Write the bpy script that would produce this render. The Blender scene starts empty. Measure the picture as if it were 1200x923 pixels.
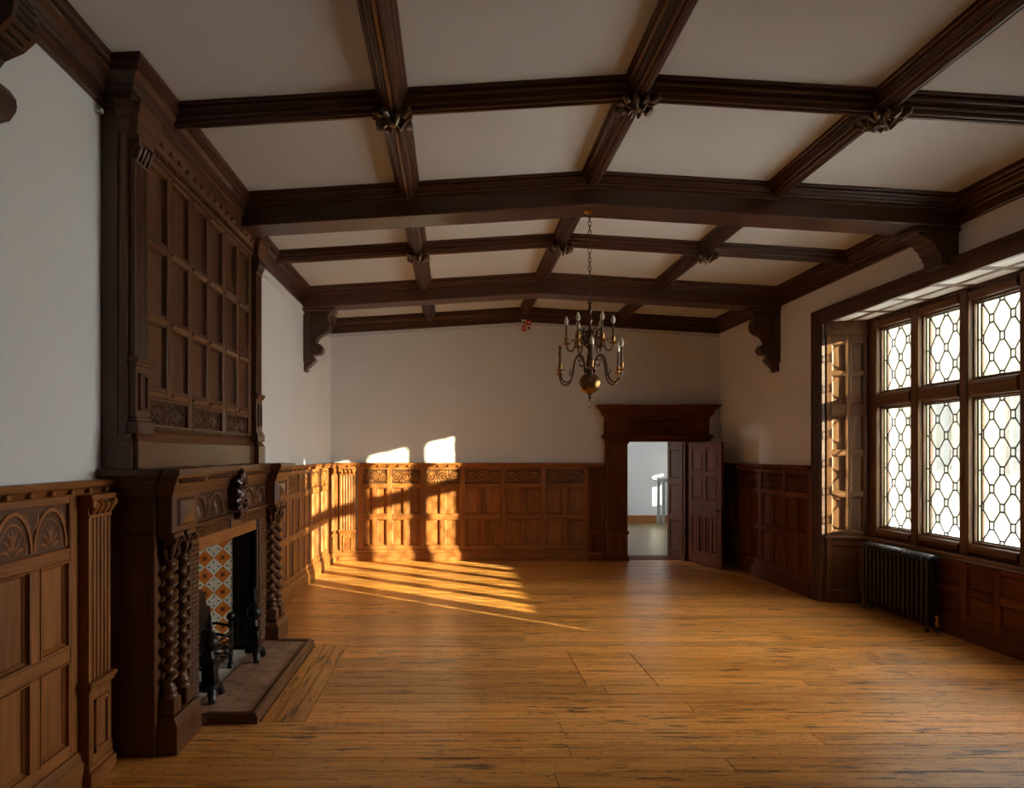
import bpy, bmesh, math, random
from mathutils import Vector, Matrix

random.seed(7)
PI = math.pi
scene = bpy.context.scene
COL = scene.collection

# ---------------------------------------------------------------- camera
F, PX, PY, CAMZ = 800.0, 531.0, 532.0, 1.8
cam_d = bpy.data.cameras.new('camera')
cam_d.sensor_fit = 'HORIZONTAL'
cam_d.sensor_width = 36.0
cam_d.lens = 36.0 * F / 1200.0
cam_d.shift_x = (600.0 - PX) / 1200.0
cam_d.shift_y = (PY - 461.5) / 1200.0
cam_d.clip_start = 0.05
cam_d.clip_end = 500
cam = bpy.data.objects.new('camera', cam_d)
cam.location = (0, 0, CAMZ)
cam.rotation_euler = (PI / 2, 0, 0)
COL.objects.link(cam)
scene.camera = cam

# ---------------------------------------------------------------- sky, sun, exposure
world = bpy.data.worlds.new('sky')
scene.world = world
world.use_nodes = True
wn = world.node_tree.nodes
wl = world.node_tree.links
wn.clear()
w_out = wn.new('ShaderNodeOutputWorld')
w_bg = wn.new('ShaderNodeBackground')
w_bg.inputs['Color'].default_value = (0.955, 0.975, 1.0, 1)
w_bg.inputs['Strength'].default_value = 11.0
wl.new(w_bg.outputs[0], w_out.inputs[0])

SUN_DIR = Vector((-4.85, 3.555, -1.11)).normalized()
sun_d = bpy.data.lights.new('sun', 'SUN')
sun_d.energy = 20.0
sun_d.color = (1.0, 0.97, 0.68)
sun_d.angle = math.radians(0.55)
sun = bpy.data.objects.new('sun', sun_d)
sun.rotation_euler = SUN_DIR.to_track_quat('-Z', 'Y').to_euler()
sun.location = (12, -6, 6)
COL.objects.link(sun)

# sky portal in the bay window opening (only guides sampling of the sky)
def portal(loc, rot, sx, sy):
    d = bpy.data.lights.new('sky_portal', 'AREA')
    d.shape = 'RECTANGLE'
    d.size, d.size_y = sx, sy
    d.cycles.is_portal = True
    o = bpy.data.objects.new('sky_portal', d)
    o.location, o.rotation_euler = loc, rot
    COL.objects.link(o)
portal((5.35, 6.25, 2.1), (0, PI / 2, 0), 2.7, 4.0)
portal((0.55, 15.6, 1.7), (0, -PI / 2, 0), 1.8, 1.8)

vs = scene.view_settings
scene.display_settings.display_device = 'sRGB'
vs.view_transform = 'Standard'
vs.look = 'None'
vs.gamma = 1.0
vs.use_curve_mapping = False
vs.exposure = 0.92
scene.cycles.use_denoising = True
scene.cycles.max_bounces = 14
scene.cycles.diffuse_bounces = 8
scene.cycles.glossy_bounces = 4
scene.cycles.transparent_max_bounces = 16
scene.cycles.sample_clamp_indirect = 6.0

# ---------------------------------------------------------------- room measures (metres; camera at x=0, y=0)
XL, XR = -2.075, 4.53          # left and right wall faces
YB, YN = 11.61, -3.2           # far and near wall faces
XM = (XL + XR) / 2             # ridge
ZW, ZR = 4.08, 4.28            # ceiling at the walls and at the ridge
def zc(x):
    return ZR - (ZR - ZW) * abs(x - XM) / (XM - XL)
BAYX = 4.97                    # panelled face under the bay window
GX = 5.10                      # glass plane
BEAMS = [(2.58, 2.91), (6.07, 6.40), (9.40, 9.73)]

# ---------------------------------------------------------------- materials
def new_mat(name):
    m = bpy.data.materials.new(name)
    m.use_nodes = True
    nt = m.node_tree
    b = nt.nodes['Principled BSDF']
    return m, nt, b

def node(nt, kind, **kw):
    n = nt.nodes.new(kind)
    for k, v in kw.items():
        if k in n.inputs.keys():
            n.inputs[k].default_value = v
        else:
            setattr(n, k, v)
    return n

def mix_rgb(nt, fac, a, b, blend='MIX'):
    n = nt.nodes.new('ShaderNodeMix')
    n.data_type = 'RGBA'
    n.blend_type = blend
    for sock, val in ((n.inputs[0], fac), (n.inputs[6], a), (n.inputs[7], b)):
        if isinstance(val, (int, float)):
            sock.default_value = val
        elif isinstance(val, tuple):
            sock.default_value = (*val, 1) if len(val) == 3 else val
        else:
            nt.links.new(val, sock)
    return n.outputs[2]

def maths(nt, op, a, b=None):
    n = nt.nodes.new('ShaderNodeMath')
    n.operation = op
    for i, v in enumerate((a, b)):
        if v is None:
            continue
        if isinstance(v, (int, float)):
            n.inputs[i].default_value = v
        else:
            nt.links.new(v, n.inputs[i])
    return n.outputs[0]

def ramp(nt, fac, stops):
    r = nt.nodes.new('ShaderNodeValToRGB')
    el = r.color_ramp.elements
    while len(el) < len(stops):
        el.new(0.5)
    for e, (p, c) in zip(el, stops):
        e.position = p
        e.color = (*c, 1) if len(c) == 3 else c
    nt.links.new(fac, r.inputs[0])
    return r.outputs[0]

def wood(name, dark, light, axis, rough=0.42, vary=0.25, bump=0.25, coat=0.0, spec=0.3):
    m, nt, b = new_mat(name)
    geo = nt.nodes.new('ShaderNodeNewGeometry')
    oi = nt.nodes.new('ShaderNodeObjectInfo')
    off = node(nt, 'ShaderNodeVectorMath', operation='MULTIPLY_ADD')
    comb = nt.nodes.new('ShaderNodeCombineXYZ')
    for k in range(3):
        nt.links.new(oi.outputs['Random'], comb.inputs[k])
    nt.links.new(comb.outputs[0], off.inputs[0])
    off.inputs[1].default_value = (7.1, 5.3, 9.7)
    nt.links.new(geo.outputs['Position'], off.inputs[2])
    mp = nt.nodes.new('ShaderNodeMapping')
    sc = [16.0, 16.0, 16.0]
    sc['XYZ'.index(axis)] = 0.9
    mp.inputs['Scale'].default_value = sc
    nt.links.new(off.outputs[0], mp.inputs[0])
    n1 = node(nt, 'ShaderNodeTexNoise', Scale=1.6, Detail=5.0, Roughness=0.62, Distortion=0.5)
    nt.links.new(mp.outputs[0], n1.inputs['Vector'])
    mp2 = nt.nodes.new('ShaderNodeMapping')
    sc2 = [90.0, 90.0, 90.0]
    sc2['XYZ'.index(axis)] = 3.0
    mp2.inputs['Scale'].default_value = sc2
    nt.links.new(off.outputs[0], mp2.inputs[0])
    n2 = node(nt, 'ShaderNodeTexNoise', Scale=2.0, Detail=3.0, Roughness=0.6)
    nt.links.new(mp2.outputs[0], n2.inputs['Vector'])
    n3 = node(nt, 'ShaderNodeTexNoise', Scale=2.2, Detail=3.0)
    nt.links.new(off.outputs[0], n3.inputs['Vector'])
    f = maths(nt, 'ADD', maths(nt, 'MULTIPLY', n1.outputs[0], 0.7), maths(nt, 'MULTIPLY', n2.outputs[0], 0.3))
    c = ramp(nt, f, [(0.34, dark), (0.52, tuple((a + 2 * bb) / 3 for a, bb in zip(dark, light))), (0.68, light)])
    v = maths(nt, 'ADD', maths(nt, 'MULTIPLY', oi.outputs['Random'], vary), 1.0 - vary / 2)
    v = maths(nt, 'MULTIPLY', v, maths(nt, 'ADD', maths(nt, 'MULTIPLY', n3.outputs[0], 0.6), 0.7))
    hs = nt.nodes.new('ShaderNodeHueSaturation')
    nt.links.new(c, hs.inputs['Color'])
    nt.links.new(v, hs.inputs['Value'])
    nt.links.new(hs.outputs[0], b.inputs['Base Color'])
    r = maths(nt, 'ADD', maths(nt, 'MULTIPLY', n1.outputs[0], 0.3), rough - 0.15)
    nt.links.new(r, b.inputs['Roughness'])
    b.inputs['Specular IOR Level'].default_value = spec
    if coat:
        b.inputs['Coat Weight'].default_value = coat
        b.inputs['Coat Roughness'].default_value = 0.25
    bp = node(nt, 'ShaderNodeBump', Strength=bump, Distance=0.004)
    nt.links.new(f, bp.inputs['Height'])
    nt.links.new(bp.outputs[0], b.inputs['Normal'])
    return m

FAMILY = {
    'oak':   dict(dark=(0.130, 0.042, 0.010), light=(0.32, 0.116, 0.025), rough=0.46, vary=0.35, spec=0.35),
    'over':  dict(dark=(0.046, 0.0165, 0.006), light=(0.130, 0.050, 0.018), rough=0.38, vary=0.25, spec=0.45),
    'beam':  dict(dark=(0.038, 0.013, 0.0075), light=(0.080, 0.030, 0.016), rough=0.34, vary=0.2, spec=0.5, bump=0.12),
    'door':  dict(dark=(0.080, 0.022, 0.006), light=(0.185, 0.058, 0.014), rough=0.60, vary=0.35, spec=0.08),
    'bay':   dict(dark=(0.062, 0.025, 0.009), light=(0.160, 0.068, 0.024), rough=0.42, vary=0.2, spec=0.4),
}
for _k in ('oak', 'over', 'door'):           # the flat grounds behind the carvings, in a darker tone so the relief shows
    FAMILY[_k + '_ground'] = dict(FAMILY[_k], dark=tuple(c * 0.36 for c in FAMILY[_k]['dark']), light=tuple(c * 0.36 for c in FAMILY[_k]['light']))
_wm = {}
def W(fam, axis):
    k = (fam, axis)
    if k not in _wm:
        _wm[k] = wood(fam + '_wood_' + axis.lower(), axis=axis, **FAMILY[fam])
    return _wm[k]

def plaster(name, col, bump=0.06):
    m, nt, b = new_mat(name)
    geo = nt.nodes.new('ShaderNodeNewGeometry')
    n = node(nt, 'ShaderNodeTexNoise', Scale=1.3, Detail=4.0)
    nt.links.new(geo.outputs['Position'], n.inputs['Vector'])
    c = ramp(nt, n.outputs[0], [(0.3, tuple(x * 0.955 for x in col)), (0.7, col)])
    nt.links.new(c, b.inputs['Base Color'])
    b.inputs['Roughness'].default_value = 0.75
    b.inputs['Specular IOR Level'].default_value = 0.25
    n2 = node(nt, 'ShaderNodeTexNoise', Scale=22.0, Detail=5.0)
    nt.links.new(geo.outputs['Position'], n2.inputs['Vector'])
    bp = node(nt, 'ShaderNodeBump', Strength=bump, Distance=0.01)
    nt.links.new(n2.outputs[0], bp.inputs['Height'])
    nt.links.new(bp.outputs[0], b.inputs['Normal'])
    return m

def plain(name, col, rough=0.5, metal=0.0, spec=0.5, bump=0.0, bscale=60.0, vary=0.12):
    m, nt, b = new_mat(name)
    geo = nt.nodes.new('ShaderNodeNewGeometry')
    n = node(nt, 'ShaderNodeTexNoise', Scale=bscale / 6, Detail=4.0)
    nt.links.new(geo.outputs['Position'], n.inputs['Vector'])
    c = ramp(nt, n.outputs[0], [(0.3, tuple(x * (1 - vary * 2) for x in col)), (0.7, tuple(min(1, x * (1 + vary)) for x in col))])
    nt.links.new(c, b.inputs['Base Color'])
    b.inputs['Roughness'].default_value = rough
    b.inputs['Metallic'].default_value = metal
    b.inputs['Specular IOR Level'].default_value = spec
    if bump:
        n2 = node(nt, 'ShaderNodeTexNoise', Scale=bscale, Detail=4.0)
        nt.links.new(geo.outputs['Position'], n2.inputs['Vector'])
        bp = node(nt, 'ShaderNodeBump', Strength=bump, Distance=0.004)
        nt.links.new(n2.outputs[0], bp.inputs['Height'])
        nt.links.new(bp.outputs[0], b.inputs['Normal'])
    return m

def plank_material(along='X'):
    m, nt, b = new_mat('pine_floor_boards_' + along.lower())
    geo0 = nt.nodes.new('ShaderNodeNewGeometry')
    geo = nt.nodes.new('ShaderNodeMapping')        # turns the grain with the boards
    nt.links.new(geo0.outputs['Position'], geo.inputs[0])
    if along == 'Y':
        geo.inputs['Rotation'].default_value = (0, 0, PI / 2)
    oi = nt.nodes.new('ShaderNodeObjectInfo')
    comb = nt.nodes.new('ShaderNodeCombineXYZ')
    for k in range(3):
        nt.links.new(oi.outputs['Random'], comb.inputs[k])
    off = node(nt, 'ShaderNodeVectorMath', operation='MULTIPLY_ADD')
    nt.links.new(comb.outputs[0], off.inputs[0])
    off.inputs[1].default_value = (13.0, 17.0, 0.0)
    nt.links.new(geo.outputs[0], off.inputs[2])
    def tex(vec, scale, nscale, detail=5.0, rough=0.6, dist=0.0):
        mp = nt.nodes.new('ShaderNodeMapping')
        mp.inputs['Scale'].default_value = scale
        nt.links.new(vec, mp.inputs[0])
        n = node(nt, 'ShaderNodeTexNoise', Scale=nscale, Detail=detail, Roughness=rough, Distortion=dist)
        nt.links.new(mp.outputs[0], n.inputs['Vector'])
        return n.outputs[0]
    grain = tex(off.outputs[0], (0.7, 14, 14), 2.0, 6.0, 0.65, 0.6)
    fine = tex(off.outputs[0], (3.0, 110, 110), 2.0, 3.0)
    patch = tex(geo.outputs[0], (0.55, 0.9, 1), 1.4, 4.0)
    stain = tex(off.outputs[0], (0.8, 9.0, 1), 1.5, 8.0, 0.78)
    stain2 = tex(off.outputs[0], (1.6, 13.0, 1), 1.5, 6.0, 0.62)
    speck = tex(geo.outputs[0], (10, 34, 1), 1.6, 3.0, 0.6)
    f = maths(nt, 'ADD', maths(nt, 'MULTIPLY', grain, 0.72), maths(nt, 'MULTIPLY', fine, 0.28))
    c = ramp(nt, f, [(0.33, (0.36, 0.115, 0.018)), (0.46, (0.68, 0.255, 0.043)), (0.60, (0.81, 0.385, 0.090))])
    worn_sheen = ramp(nt, patch, [(0.40, (0, 0, 0)), (0.72, (1, 1, 1))])
    c = mix_rgb(nt, maths(nt, 'MULTIPLY', worn_sheen, 0.35), c, (0.55, 0.33, 0.14))  # paler worn patches; their beige also imitates sheen from the window
    d1 = ramp(nt, stain, [(0.535, (0, 0, 0)), (0.60, (1, 1, 1))])
    d2 = ramp(nt, stain2, [(0.575, (0, 0, 0)), (0.59, (1, 1, 1))])
    d3 = ramp(nt, speck, [(0.625, (0, 0, 0)), (0.645, (1, 1, 1))])
    clus = ramp(nt, tex(geo.outputs[0], (0.6, 0.9, 1), 1.3, 3.0), [(0.40, (0.3, 0.3, 0.3)), (0.58, (1, 1, 1))])
    d1 = maths(nt, 'MULTIPLY', d1, clus)
    d2 = maths(nt, 'MULTIPLY', d2, clus)
    c = mix_rgb(nt, maths(nt, 'MULTIPLY', d1, 0.55), c, (0.11, 0.036, 0.010))
    c = mix_rgb(nt, maths(nt, 'MULTIPLY', d2, 0.85), c, (0.030, 0.014, 0.008))
    c = mix_rgb(nt, maths(nt, 'MULTIPLY', d3, 0.8), c, (0.035, 0.016, 0.008))
    v = maths(nt, 'ADD', maths(nt, 'MULTIPLY', oi.outputs['Random'], 0.45), 0.80)
    hs = nt.nodes.new('ShaderNodeHueSaturation')
    nt.links.new(c, hs.inputs['Color'])
    nt.links.new(v, hs.inputs['Value'])
    nt.links.new(hs.outputs[0], b.inputs['Base Color'])
    r = maths(nt, 'ADD', maths(nt, 'MULTIPLY', f, 0.25), 0.19)
    r = maths(nt, 'ADD', r, maths(nt, 'MULTIPLY', worn_sheen, 0.1))
    nt.links.new(r, b.inputs['Roughness'])
    b.inputs['Specular IOR Level'].default_value = 0.5
    bp = node(nt, 'ShaderNodeBump', Strength=0.25, Distance=0.004)
    nt.links.new(f, bp.inputs['Height'])
    nt.links.new(bp.outputs[0], b.inputs['Normal'])
    return m

def glass_material():
    m, nt, b = new_mat('old_leaded_glass')
    nt.nodes.remove(b)
    out = nt.nodes['Material Output']
    tr = nt.nodes.new('ShaderNodeBsdfTransparent')
    oi = nt.nodes.new('ShaderNodeObjectInfo')
    c = ramp(nt, oi.outputs['Random'], [(0.0, (0.90, 0.90, 0.85)), (0.5, (0.97, 0.96, 0.93)), (1.0, (0.94, 0.92, 0.84))])
    nt.links.new(c, tr.inputs[0])
    gl = node(nt, 'ShaderNodeBsdfGlossy', Roughness=0.05)
    fr = node(nt, 'ShaderNodeFresnel', IOR=1.45)
    mx = nt.nodes.new('ShaderNodeMixShader')
    nt.links.new(maths(nt, 'MULTIPLY', fr.outputs[0], 0.8), mx.inputs[0])
    nt.links.new(tr.outputs[0], mx.inputs[1])
    nt.links.new(gl.outputs[0], mx.inputs[2])
    nt.links.new(mx.outputs[0], out.inputs[0])
    return m

def tile_material(name, ground, ink, white):
    """encaustic tile: the tile's own axes are its local x and z (tile centre at the origin)"""
    m, nt, b = new_mat(name)
    tc = nt.nodes.new('ShaderNodeTexCoord')
    sep = nt.nodes.new('ShaderNodeSeparateXYZ')
    nt.links.new(tc.outputs['Object'], sep.inputs[0])
    ax = maths(nt, 'ABSOLUTE', sep.outputs['X'])
    az = maths(nt, 'ABSOLUTE', sep.outputs['Z'])
    s = maths(nt, 'ADD', ax, az)
    def dot(px, pz, r):
        dx = maths(nt, 'SUBTRACT', ax, px)
        dz = maths(nt, 'SUBTRACT', az, pz)
        d = maths(nt, 'SQRT', maths(nt, 'ADD', maths(nt, 'MULTIPLY', dx, dx), maths(nt, 'MULTIPLY', dz, dz)))
        return maths(nt, 'LESS_THAN', d, r)
    if white:
        dots = [(0, 0.018, 0.005), (0.018, 0, 0.005), (0, 0.036, 0.0075), (0.036, 0, 0.0075), (0, 0.050, 0.005), (0.050, 0, 0.005), (0.021, 0.021, 0.0065), (0.010, 0.042, 0.004), (0.042, 0.010, 0.004)]
    else:
        dots = [(0.0, 0.0, 0.006), (0.008, 0.008, 0.007), (0.014, 0.014, 0.005), (0.006, 0.016, 0.003), (0.016, 0.006, 0.003)]
    f = None
    for d in dots:
        q = dot(*d)
        f = q if f is None else maths(nt, 'MAXIMUM', f, q)
    c = mix_rgb(nt, f, ground, ink)
    if white:
        line = maths(nt, 'LESS_THAN', maths(nt, 'ABSOLUTE', maths(nt, 'SUBTRACT', s, 0.066)), 0.0012)
        c = mix_rgb(nt, line, c, (0.05, 0.05, 0.03))
        cen = maths(nt, 'LESS_THAN', s, 0.008)
        c = mix_rgb(nt, cen, c, (0.45, 0.05, 0.03))
    nt.links.new(c, b.inputs['Base Color'])
    b.inputs['Roughness'].default_value = 0.3
    return m

MAT = {}
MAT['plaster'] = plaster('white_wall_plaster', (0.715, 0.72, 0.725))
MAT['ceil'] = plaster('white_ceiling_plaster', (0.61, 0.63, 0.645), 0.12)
MAT['plank'] = plank_material('X')
MAT['plank_y'] = plank_material('Y')
MAT['glass'] = glass_material()
MAT['lead'] = plain('lead_came', (0.05, 0.047, 0.042), 0.6, 0.3)
MAT['iron'] = plain('black_iron', (0.016, 0.015, 0.015), 0.38, 0.5, bump=0.15)
MAT['soot'] = plain('sooty_brick', (0.018, 0.016, 0.015), 0.9, bump=0.5)
MAT['slip'] = plain('grey_slate_slip', (0.075, 0.085, 0.09), 0.5)
MAT['radiator'] = plain('black_radiator_paint', (0.020, 0.016, 0.016), 0.32)
MAT['brass'] = plain('brass', (0.72, 0.46, 0.14), 0.28, 1.0)
MAT['old_brass'] = plain('aged_brass', (0.27, 0.15, 0.055), 0.30, 1.0)
MAT['bronze'] = plain('dark_bronze', (0.095, 0.055, 0.030), 0.35, 0.9)
MAT['bulb'] = plain('cream_bulb', (0.82, 0.77, 0.65), 0.3)
MAT['candle'] = plain('stained_candle_tube', (0.13, 0.08, 0.035), 0.5)
MAT['tile_white'] = tile_material('white_patterned_tile', (0.72, 0.70, 0.58), (0.02, 0.03, 0.025), True)
MAT['tile_orange'] = tile_material('orange_tile', (0.50, 0.145, 0.022), (0.06, 0.012, 0.006), False)
MAT['grout'] = plain('grey_grout', (0.30, 0.28, 0.24), 0.8)
MAT['hearth_tile'] = plain('brown_hearth_tile', (0.42, 0.25, 0.16), 0.45, vary=0.2, bump=0.15)
MAT['hearth_bed'] = plain('pale_worn_mortar', (0.62, 0.58, 0.52), 0.8, vary=0.2, bump=0.6, bscale=35)
MAT['stone'] = plain('pale_stone', (0.27, 0.25, 0.215), 0.85, vary=0.1, bump=0.3, bscale=12)
MAT['lawn'] = plain('pale_gravel', (0.60, 0.60, 0.58), 0.9, bscale=30)
MAT['dark_glass'] = plain('dark_far_window', (0.10, 0.11, 0.12), 0.1)
MAT['white_paint'] = plain('white_paint', (0.80, 0.80, 0.77), 0.4, vary=0.03)
MAT['grey_paint'] = plain('grey_paint', (0.26, 0.27, 0.25), 0.5, vary=0.05)
MAT['honey'] = wood('honey_skirting_wood', (0.20, 0.075, 0.02), (0.33, 0.14, 0.04), 'X')
MAT['red'] = plain('red_enamel', (0.55, 0.025, 0.03), 0.4)
MAT['cream'] = plain('cream_enamel', (0.72, 0.66, 0.5), 0.4)
MAT['under'] = plain('dark_subfloor', (0.03, 0.018, 0.01), 0.9)

# ---------------------------------------------------------------- mesh helpers
def bm_box(bm, x0, x1, y0, y1, z0, z1, bev=0.0):
    v = [bm.verts.new(p) for p in ((x0, y0, z0), (x1, y0, z0), (x1, y1, z0), (x0, y1, z0),
                                   (x0, y0, z1), (x1, y0, z1), (x1, y1, z1), (x0, y1, z1))]
    fs = [bm.faces.new([v[i] for i in q]) for q in ((0, 3, 2, 1), (4, 5, 6, 7), (0, 1, 5, 4), (1, 2, 6, 5), (2, 3, 7, 6), (3, 0, 4, 7))]
    if bev:
        es = list({e for f in fs for e in f.edges})
        bmesh.ops.bevel(bm, geom=es, offset=bev, segments=1, affect='EDGES', profile=0.5)

def tube(bm, pts, rad, sides=6, closed=False, flat=1.0):
    pts = [Vector(p) for p in pts]
    n = len(pts)
    if isinstance(rad, (int, float)):
        rad = [rad] * n
    rings = []
    up = None
    for i, p in enumerate(pts):
        a = pts[(i - 1) % n] if (closed or i > 0) else p
        c = pts[(i + 1) % n] if (closed or i < n - 1) else p
        t = c - a
        if t.length < 1e-9:
            t = Vector((0, 0, 1))
        t.normalize()
        if up is None:
            up = Vector((0, 1, 0)) if abs(t.y) < 0.9 else Vector((1, 0, 0))
        up = (up - t * up.dot(t))
        if up.length < 1e-6:
            up = t.orthogonal()
        up.normalize()
        s = t.cross(up)
        r = rad[i]
        rings.append([bm.verts.new(p + (up * math.cos(k * 2 * PI / sides) * flat + s * math.sin(k * 2 * PI / sides)) * r) for k in range(sides)])
    m = n if closed else n - 1
    for i in range(m):
        a, c = rings[i], rings[(i + 1) % n]
        for k in range(sides):
            bm.faces.new((a[k], a[(k + 1) % sides], c[(k + 1) % sides], c[k]))
    if not closed:
        bm.faces.new(rings[0])
        bm.faces.new(rings[-1])

def lathe(bm, prof, c=(0, 0, 0), seg=16, axis='Z'):
    c = Vector(c)
    rings = []
    for r, h in prof:
        r = max(r, 0.0006)
        ring = []
        for k in range(seg):
            a = 2 * PI * k / seg
            if axis == 'Z':
                p = Vector((r * math.cos(a), r * math.sin(a), h))
            elif axis == 'Y':
                p = Vector((r * math.cos(a), h, r * math.sin(a)))
            else:
                p = Vector((h, r * math.cos(a), r * math.sin(a)))
            ring.append(bm.verts.new(c + p))
        rings.append(ring)
    for a, b in zip(rings, rings[1:]):
        for k in range(seg):
            bm.faces.new((a[k], a[(k + 1) % seg], b[(k + 1) % seg], b[k]))
    bm.faces.new(rings[0])
    bm.faces.new(rings[-1])

def sweep(bm, prof, path, fn, closed=False):
    """prof: closed polygon of (offset along the path's left normal, third axis); path: 2D points; fn(p2, t) gives the 3D point; mitred."""
    P = [Vector(p) for p in path]
    n = len(P)
    st = []
    for i in range(n):
        segs = []
        if closed or i > 0:
            d = (P[i] - P[i - 1]).normalized(); segs.append(Vector((-d.y, d.x)))
        if closed or i < n - 1:
            d = (P[(i + 1) % n] - P[i]).normalized(); segs.append(Vector((-d.y, d.x)))
        m = segs[0] if len(segs) == 1 else (segs[0] + segs[1]) / (1 + segs[0].dot(segs[1]))
        st.append([bm.verts.new(fn(P[i] + m * o, t)) for o, t in prof])
    k = len(prof)
    for i in range(n if closed else n - 1):
        a, b = st[i], st[(i + 1) % n]
        for j in range(k):
            bm.faces.new((a[j], a[(j + 1) % k], b[(j + 1) % k], b[j]))
    if not closed:
        bm.faces.new(st[0])
        bm.faces.new(st[-1])

def plan(p, t):            # path in plan, third axis up
    return (p.x, p.y, t)

def prism(bm, poly, fn, t0, t1):
    a = [bm.verts.new(fn(p, t0)) for p in poly]
    b = [bm.verts.new(fn(p, t1)) for p in poly]
    k = len(poly)
    for j in range(k):
        bm.faces.new((a[j], a[(j + 1) % k], b[(j + 1) % k], b[j]))
    bm.faces.new(a)
    bm.faces.new(b)

def finish(bm, name, smooth=False):
    bmesh.ops.recalc_face_normals(bm, faces=bm.faces)
    me = bpy.data.meshes.new(name)
    bm.to_mesh(me)
    bm.free()
    if smooth:
        me.polygons.foreach_set('use_smooth', [True] * len(me.polygons))
        me.set_sharp_from_angle(angle=math.radians(42))
    return me

def link(name, me, mat, parent=None, loc=(0, 0, 0), rot=(0, 0, 0)):
    if mat is not None and not me.materials:
        me.materials.append(mat)
    o = bpy.data.objects.new(name, me)
    COL.objects.link(o)
    o.location = loc
    o.rotation_euler = rot
    if mat is not None and me.materials[0] != mat:
        o.material_slots[0].link = 'OBJECT'
        o.material_slots[0].material = mat
    if parent is not None:
        o.parent = parent
    return o

def obj(name, bm, mat, parent=None, smooth=False, loc=(0, 0, 0), rot=(0, 0, 0)):
    return link(name, finish(bm, name, smooth), mat, parent, loc, rot)

_cache = {}
def piece(name, w, d, h, mat, parent, loc, bev=0.004):
    """a box with eased edges: x 0..w, y 0..-d (out of the wall), z 0..h"""
    key = (round(w, 3), round(d, 3), round(h, 3), bev)
    if key not in _cache:
        bm = bmesh.new()
        bm_box(bm, 0, w, -d, 0, 0, h, bev)
        _cache[key] = finish(bm, name)
    return link(name, _cache[key], mat, parent, loc)

def panel(name, w, h, mat, parent, loc, depth=0.032, rim=0.026, field=0.0):
    """sunk panel with a moulded rim; local y=0 is the frame's face"""
    key = ('panel', round(w, 3), round(h, 3), depth, rim, field)
    if key not in _cache:
        bm = bmesh.new()
        rings = [(0.0, 0.002), (0.0, -0.004), (rim * 0.35, -0.002), (rim * 0.45, depth * 0.5), (rim * 0.85, depth * 0.8), (rim, depth)]
        if field:
            rings += [(rim + 0.012, depth), (rim + 0.012 + field, depth * 0.35), (rim + 0.016 + field, depth * 0.35)]
        vv = []
        for i, y in rings:
            vv.append([bm.verts.new(p) for p in ((i, y, i), (w - i, y, i), (w - i, y, h - i), (i, y, h - i))])
        for a, b in zip(vv, vv[1:]):
            for k in range(4):
                bm.faces.new((a[k], a[(k + 1) % 4], b[(k + 1) % 4], b[k]))
        bm.faces.new(vv[-1])
        _cache[key] = finish(bm, name)
    return link(name, _cache[key], mat, parent, loc)

def thing(name, label, cat, loc=(0, 0, 0), rz=0.0, group=None):
    o = bpy.data.objects.new(name, None)
    o.empty_display_size = 0.2
    COL.objects.link(o)
    o.location = loc
    o.rotation_euler = (0, 0, rz)
    return tag(o, label, cat, group)

def tag(o, label, cat, group=None):
    o['label'] = label
    o['category'] = cat
    o['kind'] = 'thing'
    if group:
        o['group'] = group
    return o

def struct(o, label=None):
    o['kind'] = 'structure'
    if label:
        o['label'] = label
    return o

def stuff(o):
    o['kind'] = 'stuff'
    return o

# carved relief, drawn in a panel's local x-z plane with y=0 as its ground
def arc_pts(cx, cz, r, a0, a1, n, y=0.0, sz=1.0):
    return [(cx + r * math.cos(a0 + (a1 - a0) * i / n), y, cz + sz * r * math.sin(a0 + (a1 - a0) * i / n)) for i in range(n + 1)]

def leaf(bm, x0, z0, x1, z1, wd, y=0.0, bend=0.0):
    d = Vector((x1 - x0, 0, z1 - z0))
    nrm = Vector((-d.z, 0, d.x))
    pts = [Vector((x0, y, z0)) + d * t + nrm * (bend * math.sin(PI * t)) for t in (0, 0.25, 0.55, 0.82, 1.0)]
    tube(bm, pts, [wd * 0.3, wd * 0.85, wd, wd * 0.6, wd * 0.12], 9, flat=0.9)

def carve_lunettes(bm, w, h, n, r=0.011):
    p = w / n
    for i in range(n):
        cx = p * (i + 0.5)
        R = p * 0.46
        sz = (h * 0.86) / R
        tube(bm, arc_pts(cx, h * 0.05, R, 0, PI, 14, sz=sz), r * 1.2, 5)
        tube(bm, arc_pts(cx, h * 0.05, R * 0.76, 0, PI, 12, sz=sz), r * 0.55, 5)
        for k in range(7):
            a = PI * (k + 0.5) / 7
            leaf(bm, cx + 0.14 * R * math.cos(a), h * 0.05 + 0.14 * R * sz * math.sin(a), cx + 0.68 * R * math.cos(a), h * 0.05 + 0.68 * R * sz * math.sin(a), max(r * 0.95, R * 0.085), bend=0.12 * (1 if k < 3 else -1 if k > 3 else 0))
    for i in range(n + 1):
        cx = p * i
        for s in (-1, 1):
            if 0 < cx + s * p * 0.1 < w:
                leaf(bm, cx + s * 0.004, h * 0.5, cx + s * p * 0.16, h * 0.94, r, bend=-0.15 * s)

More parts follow.
